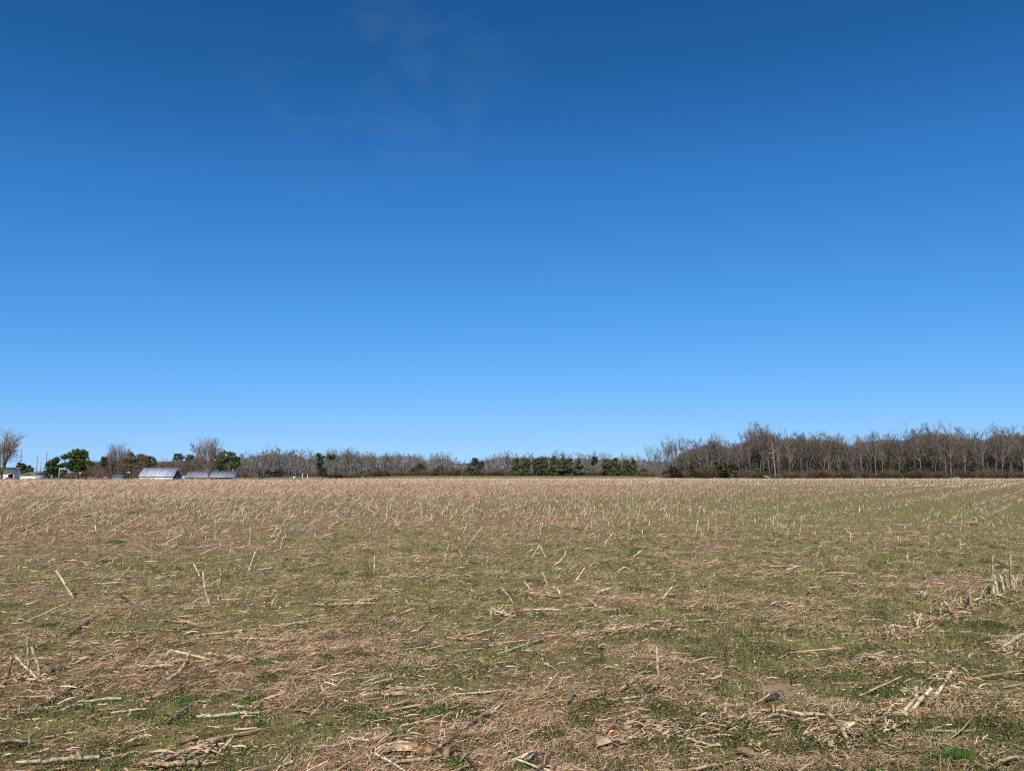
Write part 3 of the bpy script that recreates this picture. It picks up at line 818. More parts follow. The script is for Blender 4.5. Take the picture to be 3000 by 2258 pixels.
# teal carport
cp, w, e, rg = gable_house('carport', 'dark open shed with a teal metal roof behind the garage', 116, 152, 322, 5, 1393.5, 1385, M_DARK, M_TEAL, 'shed', 0, .4)
for x in (-4.6, -3.0, -1.4, -.1): part(cp, 'post', M_TRIM, [(x - .08, x + .08, -.42, -.26, -.3, e - .2)])
# grey box trailer
xa = at(101, 1390, 296).x; zg = gz(xa, 296)
bt = empty('box_trailer', (xa, 296, zg), 'grey box trailer parked between the garage and the teal-roofed shed', 'trailer')
mb = MB(); V = [(.3, 0, .5), (2.3, 0, .5), (2.3, 0, 2.15), (.75, 0, 2.3)]; V += [(a, 4, c) for a, b, c in V]
mb.add(V, [(0, 1, 2, 3), (7, 6, 5, 4), (0, 4, 5, 1), (1, 5, 6, 2), (2, 6, 7, 3), (3, 7, 4, 0)]); mb.obj('box', M_GREY, bt)
for y in (.8, 3.1):
    V, F = lathe([(0.02, 0), (.33, 0), (.33, .2), (.02, .2)], 12); V = V[:, [2, 0, 1]] + np.array([2.31, y, .35]); mb = MB(); mb.add(V, F); mb.obj('wheel', M_DARK, bt)
part(bt, 'hitch', M_DARK, [(1.2, 1.4, -1.0, -.01, .52, .6)])
# white barn and long shed
bn, w, e, rg = gable_house('barn', 'white-fronted barn with a pale streaked tin roof and dark gable end', 409, 507, 290, 6.8, 1394.5, 1371.5, M_WHITE, M_BARNROOF, 'barn', 0, .35, .7, back=flat('gable darkened for shade', (.13, .115, .10), .9, .1, 2, .3))  # shade of the right gable end is put into its dark colour
part(bn, 'barn_door', M_GREY, [(.002, .06, 2.4, 4.4, 0, 2.3)])
part(bn, 'side_door', M_TRIM, [(-8, -7, -.05, -.002, 0, 1.9)])
part(bn, 'loft_hatch', M_DARK, [(.002, .05, 2.9, 3.9, rg - 1.9, rg - 1.1)])
ls, w, e, rg = gable_house('long_shed', 'long low shed with a dull grey tin roof behind the big bare tree', 546, 683, 300, 7, 1397.0, 1380.5, M_GREY, M_SHEDROOF, 'shed', 0, .5, .9)
part(ls, 'open_bay', M_DARK, [(-w + 1.2 + i * (w - 2) / 5, -w + 1.2 + (i + .86) * (w - 2) / 5, -.05, -.002, 0, e - .35) for i in range(5)])
x0 = at(528, 1390, 299).x - at(683, 1390, 300).x
part(ls, 'lean_to', M_GREY, [(x0, -w - .55, .5, 6, -.2, e + .5)])
vp = MB(); V, F = lathe([(.12, 0), (.12, .9), (.2, .95), (.2, 1.1), (.02, 1.15)], 8); vp.add(V + np.array([-1.6, 3.6, rg - .1]), F); vp.obj('vent_pipe', M_TRIM, ls)
# low teal shed and white stand in front of the russet trees
ts, w, e, rg = gable_house('small_shed', 'low pale teal shed with a blue-grey roof in front of the russet trees', 329, 361, 302, 4, 1396, 1389, flat('pale teal', (.12, .22, .19), .6, .3), flat('blue grey roof', (.10, .125, .14), .5, .4), 'shed', 0, .2)
part(ls, 'shed_light', M_GOURD, [(-2.4, -2.2, -.6, -.52, e + .9, e + 1.2)])
xs = at(304, 1390, 290).x; zg = gz(xs, 290)
st = empty('white_stand', (xs, 290, zg), 'small white table-like stand left of the low teal shed', 'stand')
part(st, 'top', M_WHITE, [(0, 1.1, 0, .8, top_of(304, 1397, 290) - zg - .14, top_of(304, 1397, 290) - zg)])
for x in (.35, .72): part(st, 'leg', M_WHITE, [(x, x + .12, .3, .42, 0, top_of(304, 1397, 290) - zg - .142)])

def pole(px, ytop, D, r, label, arms=(), lamp=False, c=None, cat='utility pole', name='utility_pole', tilt=0.0):
    p = at(px, 1390, D); zg = gz(p.x, p.y); ht = top_of(px, ytop, D) - zg
    root = empty(name, (p.x, p.y, zg), label, cat); root.rotation_euler = (0, tilt, 0)
    V, F = lathe([(r, -.3), (r * .9, ht * .5), (r * .7, ht), (.01, ht + .02)], 8); mb = MB(); mb.add(V, F); mb.obj('post', c or M_POLE, root, True)
    for z, w, one in arms:
        part(root, 'crossarm', M_TRIM if one == 2 else M_POLE, [(-w if one != 1 else .0, w, r + .005, r + .12, ht - z - .12, ht - z)])
        if one != 2:
            for s in ((-1, 1) if one == 0 else (1,)):
                V, F = lathe([(.05, 0), (.09, .05), (.05, .1), (.09, .15), (.01, .2)], 8); mb = MB(); mb.add(V + np.array([s * (w - .12), r + .06, ht - z + .003]), F); mb.obj('insulator', M_GREY, root)
    if lamp:
        part(root, 'lamp_arm', M_GREY, [(-1.0, -r - .003, -.05, .05, ht - lamp, ht - lamp + .1)])
        V, F = lathe([(.02, .3), (.22, .22), (.3, 0), (.02, -.12)], 10); mb = MB(); mb.add(V + np.array([-1.0, 0, ht - lamp - .15]), F); mb.obj('lamp_head', M_GOURD, root)
    return root, ht
pole(58, 1317, 430, .24, 'tall dark utility pole with side arms rising beside the house tree', ((4.3, 1.2, 0), (6.5, .9, 1)))
pole(133, 1323, 450, .24, 'tall dark utility pole with short side arms behind the rounded pine', ((2.1, 1.3, 1), (3.9, 1.2, 0)))
pole(106, 1337, 315, .17, 'grey utility pole with a white lamp right of the mint garage', (), 1.7)
pole(154, 1364, 300, .14, 'shorter of two pale poles standing before the rounded pine', ((.25, .7, 2),), c=M_TRIM)
pole(173, 1356, 296, .15, 'taller of two pale poles standing before the rounded pine', ((1.2, .5, 2),), c=M_TRIM)
pole(118, 1352, 480, .2, 'thin faint utility pole between garage and rounded pine')
def gourd_rack(px, ytop, D, w, gx, drop, label):
    root, ht = pole(px, ytop, D, .05, label, ((.0, w, 2),), cat='birdhouse rack', name='birdhouse_rack')
    for g in gx:
        V, F = lathe([(.02, .5), (.07, .38), (.22, .16), (.25, 0), (.17, -.16), (.02, -.24)], 10); mb = MB(); mb.add(V + np.array([g, .1, ht - drop]), F); mb.obj('gourd', M_GOURD, root, True)
gourd_rack(131, 1368.5, 288, .95, (.1,), 1.0, 'birdhouse rack with one white gourd before the rounded pine')
gourd_rack(196, 1377, 288, .9, (.75,), .9, 'birdhouse rack with white gourd at the left foot of the domed pine')
gourd_rack(233, 1383, 287, .5, (.15,), .4, 'small birdhouse rack with white gourd at the domed pine trunk')
gourd_rack(373, 1382, 286, .8, (.65,), .35, 'birdhouse rack with a white gourd left of the barn')
pole(53, 1370.5, 312, .07, 'thin post with a long tan crossbar at the white house gable', ((.0, 1.15, 2),), cat='post', name='crossbar_post')

def car(px, D, length, hgt, paint, label, rz=0.0):
    p = at(px, 1396, D); root = empty('parked_car', (p.x, p.y, gz(p.x, p.y)), label, 'car', rz=rz)
    L = length / 2; wd = .85
    prof = [(-L, .35), (-L, .75), (-L * .9, .92), (-L * .62, .98), (-L * .42, hgt), (L * .2, hgt), (L * .5, .98), (L * .92, .85), (L, .7), (L, .35)]
    n = len(prof)
    V = [(x, -wd if z < 1.0 else -wd * .8, z) for x, z in prof] + [(x, wd if z < 1.0 else wd * .8, z) for x, z in prof]
    mb = MB(); mb.add(V, [(i, i + 1, n + i + 1, n + i) for i in range(n - 1)] + [(n - 1, 0, n, 2 * n - 1)])
    for o in (0, n):
        mb.add([V[o + i] for i in range(n)], [(0, 1, 2, 9), (9, 2, 7, 8), (2, 3, 6, 7), (3, 4, 5, 6)])
    mb.obj('body', paint, root)
    for s in (-1, 1):
        mb = MB(); y = s * (wd + .004); y2 = s * (wd * .8 + .006)
        mb.add([(-L * .56, y, 1.02), (L * .42, y, 1.02), (L * .17, y2, hgt - .06), (-L * .39, y2, hgt - .06)], [(0, 1, 2, 3)]); mb.obj('side_window', M_GLASS, root)
        for x in (-L * .62, L * .62):
            V, F = lathe([(.02, 0), (.2, .01), (.33, .0), (.33, .2), (.02, .2)], 14); V = V[:, [0, 2, 1]] * np.array([1, s, 1]) + np.array([x, s * (wd - .17), .33]); mb = MB(); mb.add(V, F); mb.obj('wheel', M_DARK, root)
        mb = MB(); mb.box(L + .002, L + .03, s * .65 - .15, s * .65 + .15, .6, .72); mb.obj('headlight', M_GOURD, root)
car(29, 292, 4.2, 1.6, flat('dark red paint', (.13, .02, .025), .3, .5), 'dark red car parked in front of the white house')
car(174, 288, 4.2, 1.5, flat('dark blue paint', (.05, .06, .08), .3, .5), 'dark car parked at the foot of the two pale poles')

# low pale bank, marker posts before the far wood
p0 = at(775, 1390, 480); p1 = at(943, 1390, 480); zz = gz(p0.x, 480)
n = 60; xs = np.linspace(p0.x, p1.x, n); top = top_of(860, 1396.5, 480) - .25 + .35 * np.array([vnoise(i * .7, 1.3) for i in range(n)]) + .3 * np.linspace(-.8, .6, n)
V = np.concatenate([np.stack([xs, np.full(n, 478.5), np.array([gz(x, 480) - .3 for x in xs])], 1), np.stack([xs, np.full(n, 480), top], 1), np.stack([xs, np.full(n, 482), top - .05], 1), np.stack([xs, np.full(n, 484), np.array([gz(x, 484) - .3 for x in xs])], 1)])
i = np.arange(n - 1); F = np.concatenate([np.stack([k * n + i, k * n + i + 1, (k + 1) * n + i + 1, (k + 1) * n + i], 1) for k in range(3)])
o = mk('gravel_bank', V, F, flat('pale gravel', (.15, .135, .125), .95, .1, 1.2, .35)); tag(o, 'long low pale gravel bank before the far wood left of centre', 'bank')
def marker(px, y0, y1, D, r, label, name='marker_post', cat='post'):
    p = at(px, 1390, D); zb = gz(p.x, p.y); zt = top_of(px, y0, D)
    V, F = lathe([(r, -.2), (r, zt - zb - r * .6), (r * .6, zt - zb), (.01, zt - zb)], 10); mb = MB(); mb.add(V, F)
    o = mb.obj(name, M_GOURD, None, loc=(p.x, p.y, zb)); tag(o, label, cat)
marker(886, 1386, 1396, 470, .17, 'white pointed post, the taller of two behind the gravel bank')
marker(901, 1390, 1394, 470, .16, 'short white post right of the taller white one')
xs = at(862, 1390, 455).x; zt = top_of(862, 1396, 455); zb = gz(xs, 455)
wb = empty('white_box', (xs, 455, zb), 'white box on legs in front of the gravel bank', 'box')
part(wb, 'box', M_WHITE, [(-.65, .65, 0, 1, zt - zb - 1.0, zt - zb)])
for x in (-.5, .42): part(wb, 'leg', M_TRIM, [(x, x + .08, .4, .48, -.1, zt - zb - 1.002)])
p = at(2956, 1398, 290); zb = gz(p.x, p.y)
sb = empty('tree_stump', (p.x, p.y, zb), 'dark leaning stump at the stubble edge near the right end', 'stump')
V, F = tubes(np.array([[(.3, 0, -.2), (.05, 0, .6), (-.2, 0, 1.3)]]), np.array([[.4, .3, .24]]), 8, False); mb = MB(); mb.add(V, F, (.06, .05, .045)); mb.obj('stem', M_WOOD, sb, True)
mb = MB(); mb.add(np.concatenate([[(-.22, 0, 1.34)], V[16:24]]), [(0, 1 + i, 1 + (i + 1) % 8) for i in range(8)], (.1, .08, .07)); mb.obj('broken_top', M_WOOD, sb)
# bird
p = at(1638, 114, 60)
bd = empty('bird', p, 'tiny dark bird high in the sky near the top', 'bird')
V, F = lathe([(.001, -.06), (.018, -.04), (.024, 0), (.016, .04), (.014, .05), (.002, .07)], 8); V = V[:, [2, 1, 0]]
mb = MB(); mb.add(V, F, (.03, .03, .035)); mb.add([(-.06, -.012, 0), (-.11, -.025, 0), (-.11, .025, 0), (-.06, .012, 0)], [(0, 1, 2, 3)], (.03, .03, .035)); mb.obj('body', M_WOOD, bd)
for s in (-1, 1):
    mb = MB(); mb.add([(.02, s * .015, .008), (-.03, s * .015, .006), (-.03, s * .07, .03), (.02, s * .075, .032), (-.02, s * .13, .02), (-.035, s * .12, .02)], [(0, 1, 2, 3)], (.03, .03, .035)); mb.add([(-.03, s * .07, .03), (.02, s * .075, .032), (-.02, s * .13, .02)], [(0, 1, 2)], (.03, .03, .035)); mb.obj('wing', M_WOOD, bd)

# ------------------------------------------------------------------ corn stubble
STALKC = [(1, .58, .405, .265), (.7, .50, .35, .225), (.8, .66, .51, .36), (.35, .36, .26, .175), (.12, .16, .115, .085)]
AZR = math.radians(37)
RD = np.array([math.sin(AZR), math.cos(AZR)]); RN = np.array([math.cos(AZR), -math.sin(AZR)])
def make_stub_sites():
    r = np.random.default_rng(17)
    sp = .76
    sites = []
    # rows over the whole visible field
    smax = 330
    k = np.arange(int(-260 / sp), int(330 / sp))
    for kk in k:
        s = kk * sp
        t = np.arange(-120, 420, .19) + r.uniform(0, .19)
        t = t + r.normal(0, .05, len(t))
        cur = .0006 * 0
        x = s * RN[0] + t * RD[0]; y = s * RN[1] + t * RD[1]
        ok = (y > 3) & (np.abs(x) < y * .86 + 1)
        x, y = x[ok], y[ok]
        if len(x) == 0: continue
        rr = np.hypot(x, y)
        keep = np.interp(rr, [0, 45, 90, 150, 330], [1, 1, .5, .26, .13])     # thinned with distance
        e = r.random(len(x)) < keep
        sites.append(np.stack([x[e], y[e], np.full(e.sum(), kk)], 1))
    A = np.concatenate(sites)
    x, y, kk = A.T
    x = x + r.normal(0, .05, len(x)); y = y + r.normal(0, .05, len(y))
    rr = np.hypot(x, y); az = x / y
    ok = y < far_edge(x, y) + r.normal(0, 1.5, len(x))
    front = 14.5 + 4 * (fbm(x / 4, y / 4, 3, 61) - .5) * 2 + 2.0 * sst(.2, .6, az)
    dens = sst(-1, 20, rr - front) * (.48 + .52 * sst(40, 90, rr)) + .025
    rt = sst(.1, .4, az) * (1 - .35 * sst(60, 160, rr))
    band = np.where((kk % 6) < 2.5, 1.0, .10)
    dens = dens * (1 - rt + rt * band)
    dens = dens * (.35 + .65 * sst(.3, .55, fbm(x / 2.2, y / 2.2, 3, 71)))
    # the one upright row near the right edge
    ok &= (r.random(len(x)) < dens) & (rr > 7.5)
    return A[ok][:, 2], x[ok], y[ok]
kk, sx, sy = make_stub_sites()
N = len(sx)
r = np.random.default_rng(19)
rr = np.hypot(sx, sy); az = sx / sy
lodged = r.random(N) < (.12 + .42 * (1 - sst(-.35, .25, az)) * sst(16, 26, rr)) * (1 - .3 * sst(.2, .5, az))
ln = np.where(lodged, r.uniform(.24, .7, N), np.clip(r.normal(.2, .08, N), .06, .5))
ln = np.where((r.random(N) < .02) & ~lodged, r.uniform(.4, .7, N), ln)
ln *= np.where(az > .25, .85, 1.0)
rad = r.uniform(.008, .0145, N) * np.interp(rr, [0, 14, 25, 60, 150, 300], [1, 1.15, 1.35, 1.8, 2.7, 3.8])
el = np.where(lodged, np.radians(r.uniform(6, 45, N)), np.radians(90 - np.abs(r.normal(0, 20, N))))
hd = np.where(lodged | (r.random(N) < .6), AZR + r.normal(0, .65, N), r.uniform(0, 6.28, N))
hd = np.where(r.random(N) < .12, hd + math.pi, hd)
dirs = np.stack([np.sin(hd) * np.cos(el), np.cos(hd) * np.cos(el), np.sin(el)], 1)
bz = H(sx, sy) - .02
base = np.stack([sx, sy, bz], 1)
scol = pal(N, STALKC, .16, r)
vis = np.abs(az) < .72
size = ln * (.35 + np.sin(el)) / rr * np.where(vis, 1, 0)
order = np.argsort(-size)
NIND = 200
ind = order[:NIND]; rest = np.ones(N, bool); rest[ind] = False

def stalk_mesh(name, pts, rads, k=8, seed=0, c=(1, 1, 1), nodes=True, link=False):
    """a dry stalk through the given points with ring nodes, a jagged cut top and pale pith"""
    R_ = random.Random(seed)
    P = [np.array(p, float) for p in pts]; Q = []; RR = []; CC = []
    for i in range(len(P) - 1):
        L = np.linalg.norm(P[i + 1] - P[i]); m = max(2, int(L / (.14 if nodes else .3)) + 1)
        for j in range(m):
            t = j / m; q = P[i] * (1 - t) + P[i + 1] * t; rr_ = rads[i] * (1 - t) + rads[i + 1] * t
            Q.append(q); RR.append(rr_); CC.append(R_.uniform(.62, 1.12))
            if nodes and (j or i):
                d = (P[i + 1] - P[i]) / L
                Q += [q + d * .008, q + d * .018]; RR += [rr_ * 1.16, rr_]; CC += [.55, .95]
    Q.append(P[-1]); RR.append(rads[-1] * .97); CC.append(1.05)
    Q = np.array(Q)[None]; RR = np.array(RR)[None]
    Q[0, 1:-1] += np.random.default_rng(seed).normal(0, .0022, (Q.shape[1] - 2, 3))
    V, F = tubes(Q, RR, k, False)
    m = Q.shape[1]
    d = Q[0, -1] - Q[0, -2]; d /= np.linalg.norm(d)
    jag = np.array([R_.uniform(-.012, .016) for _ in range(k)])
    V[(m - 1) * k:] += d * jag[:, None]
    col = np.repeat(np.array(CC)[:, None], k, 0) * np.array(c)
    mb = MB(); mb.add(V, F, col)
    for o, q in ((0, Q[0, 0]), ((m - 1) * k, Q[0, -1] - d * .006)):
        vv = np.concatenate([[q], V[o:o + k]]); mb.add(vv, [(0, 1 + i, 1 + (i + 1) % k) for i in range(k)], np.array(c) * 1.12)
    return mb.obj(name, M_STALK, None, True, link=link)
def sheath(parent, p0, p1, w, seed, c=(.95, .9, .82), link=True):
    """a dry leaf hanging from the stalk"""
    R_ = np.random.default_rng(seed)
    p0 = np.array(p0, float); p1 = np.array(p1, float)
    t = np.linspace(0, 1, 7)[:, None]
    q = p0 + (p1 - p0) * t + np.array([0, 0, 1]) * (np.sin(t * math.pi) * .05) + R_.normal(0, .006, (7, 3))
    d = norm(np.cross(p1 - p0, np.array([[0, 0, 1.]]) + R_.normal(0, .3, (1, 3))))
    wd = w * np.array([.5, .9, 1, .9, .75, .5, .08])
    V, F = ribbons(q[None], d, wd[None])
    o = mk('dry_leaf', V, F, M_STALK, parent, np.tile(np.array(c), (len(V), 1)) * np.repeat(R_.uniform(.8, 1.1, 7), 2)[:, None], link=link)
    return o
# prototypes of unit length along z, 12 mm thick
STUB = []
for i in range(10):
    R_ = random.Random(i)
    if i < 6: pts = [(0, 0, 0), (R_.gauss(0, .02), R_.gauss(0, .02), .55), (R_.gauss(0, .04), R_.gauss(0, .04), 1)]
    else:
        a = R_.uniform(.45, .7); fx = R_.uniform(.25, .5); pts = [(0, 0, 0), (.02, 0, a), (.05, 0, a + .05), (fx, R_.gauss(0, .06), a - R_.uniform(.0, .4))]
    o = stalk_mesh('corn_stub', [np.array(p) * .4 for p in pts], [.0125, .0115, .0105, .009][:len(pts)], 7, i)
    if i in (1, 3, 4, 7, 9):
        sheath(o, np.array(pts[1]) * .4 + np.array([.01, 0, 0]), np.array(pts[1]) * .4 + np.array([R_.uniform(-.18, .18), R_.uniform(-.12, .12), -.19]), .022, i, link=False)
    STUB.append(o)
def tone(c):
    s = sum(c) / 3
    return 'pale' if s > .42 else 'tan' if s > .27 else 'brown' if s > .15 else 'blackened'
def where(x, y):
    a = x / y; rr_ = math.hypot(x, y)
    lat = 'at far left' if a < -.45 else 'on the left' if a < -.15 else 'at centre' if a < .15 else 'on the right' if a < .45 else 'at far right'
    dep = 'close up' if rr_ < 8 else 'nearby' if rr_ < 13 else 'farther off' if rr_ < 19 else 'by dense stubble'
    return dep, lat
stub_items = []
for q, i in enumerate(ind):
    bent = q % 5 == 2
    pr = STUB[6 + q % 4] if bent else STUB[q % 6]
    o = pr.copy(); o.name = 'corn_stub'; COL.objects.link(o)
    for ch in pr.children:
        c = ch.copy(); c.name = 'dry_leaf'; COL.objects.link(c); c.parent = o; c.color = (*scol[i], 1)
    s = rad[i] / .0125; L = ln[i] / .4
    o.location = base[i]; o.scale = (max(s, L * .6) if bent else s, s, L)
    o.rotation_mode = 'QUATERNION'
    d = Vector(dirs[i]); o.rotation_quaternion = d.to_track_quat('Z', 'Y')
    o.color = (*scol[i], 1)
    tag(o, '', 'corn stalk', 'standing corn stubs left after harvest')
    dep, lat = where(sx[i], sy[i])
    pose = 'bent' if bent else 'lodged' if lodged[i] else 'upright' if el[i] > 1.3 else 'leaning'
    stub_items.append((o, f"{'long' if ln[i] > .5 else 'short'} {tone(scol[i])} {pose} corn stub {dep} {lat}", az[i]))
# the stubs past the first few hundred: one mass
def stub_mass():
    out = MB()
    for lo, hi, k in ((0, 40, 4), (40, 110, 3), (110, 400, 2)):
        m = rest & (rr >= lo) & (rr < hi)
        n = int(m.sum())
        if n == 0: continue
        b = base[m]; d = dirs[m]; L = ln[m][:, None]
        rs = np.random.default_rng(int(lo) + 5)
        if k > 2:
            P = np.stack([b, b + d * L * .55, b + d * L + rs.normal(0, .03, (n, 3)) * L], 1)
            R0 = rad[m][:, None] * np.array([[1, .9, .75]])
            if k == 3: P = P[:, [0, 2]]; R0 = R0[:, [0, 2]]
            V, F = tubes(P, R0, k, True)
            out.add(V, F, np.repeat(scol[m], P.shape[1] * k, 0))
        else:
            P = np.stack([b, b + d * L], 1)
            V, F = ribbons(P, norm(np.cross(d, rdir(n, .2, rs) + np.array([0, 1.2, 0]))), np.repeat(rad[m][:, None] * 2, 2, 1))
            out.add(V, F, np.repeat(scol[m], 4, 0))
        # dry leaves still hanging on them
        if k > 2:
            pick = rs.random(n) < (.95 if k == 4 else .5)
            b2 = b[pick] + d[pick] * L[pick] * rs.uniform(.3, .95, (pick.sum(), 1)); nn = int(pick.sum())
            h2 = rs.uniform(0, 6.28, nn); hv = np.stack([np.sin(h2), np.cos(h2), np.zeros(nn)], 1)
            l2 = rs.uniform(.1, .3, (nn, 1))
            P = np.stack([b2, b2 + hv * l2 * .5 + np.array([0, 0, .03]), b2 + hv * l2 + np.array([0, 0, -.1]) * rs.uniform(.2, 1.6, (nn, 1))], 1)
            w = rs.uniform(.012, .028, nn)[:, None] * (1.0 if k == 4 else 1.6) * np.array([[.6, 1, .3]])
            V, F = ribbons(P, norm(np.cross(hv, np.array([0, 0, 1.]) + rs.normal(0, .5, (nn, 3)))), w)
            out.add(V, F, np.repeat(pal(nn, STALKC, .2, rs), 6, 0))
    o = out.obj('corn_stubble', M_STRAW); kin(o, 'stuff'); return o
stub_mass()

# ------------------------------------------------------------------ near stalks placed one by one
def P3(px, py, D): return np.array(at(px, py, D))
def big_stalk(name, pts, rads, c, label, leaf=0, k=9, group=None, seed=None):
    """pts: world points; origin at the first"""
    o0 = np.array(pts[0], float)
    seed = seed if seed is not None else abs(hash((round(o0[0], 2), round(o0[1], 2)))) % 10000
    seed = int(abs(o0[0] * 977 + o0[1] * 331)) % 9973
    o = stalk_mesh(name, [np.array(p) - o0 for p in pts], rads, k, seed, link=True)
    o.location = o0; o.color = (*c, 1)
    for q in range(leaf):
        R_ = random.Random(seed + q)
        a = np.array(pts[min(1, len(pts) - 1)]) - o0; a = a * R_.uniform(.5, .95)
        l = sheath(o, a, a + np.array([R_.uniform(-.2, .2), R_.uniform(-.15, .1), -a[2] * .9]), .015, seed + q, (.85, .76, .64)); l.color = (*c, 1)
    tag(o, label, 'corn stalk', group)
    return o
def up(b, tips, c, label, r=.011, dy=0.0, leaf=0, bury=.03, seed=None):
    """a stalk that rises from the ground at pixel b through the pixels tips (dy: lean away from the camera per point)"""
    g = G(*b); pts = [np.array(g) - np.array([0, 0, bury])]
    for i, t in enumerate(tips):
        q = P3(t[0], t[1], g.y + (dy if len(t) < 3 else t[2]))
        pts.append(q)
    r = r * float(np.interp(g.y, [4.5, 7, 10], [.85, 1.0, 1.4])); rads = list(np.linspace(r, r * .82, len(pts)))
    return big_stalk('corn_stub', pts, rads, c, label, leaf, seed=seed)
PALE = (.66, .535, .32); TAN = (.51, .39, .235); GREY = (.41, .325, .205); DK = (.16, .112, .07); CREAM = (.72, .605, .39); RUST = (.45, .25, .13)
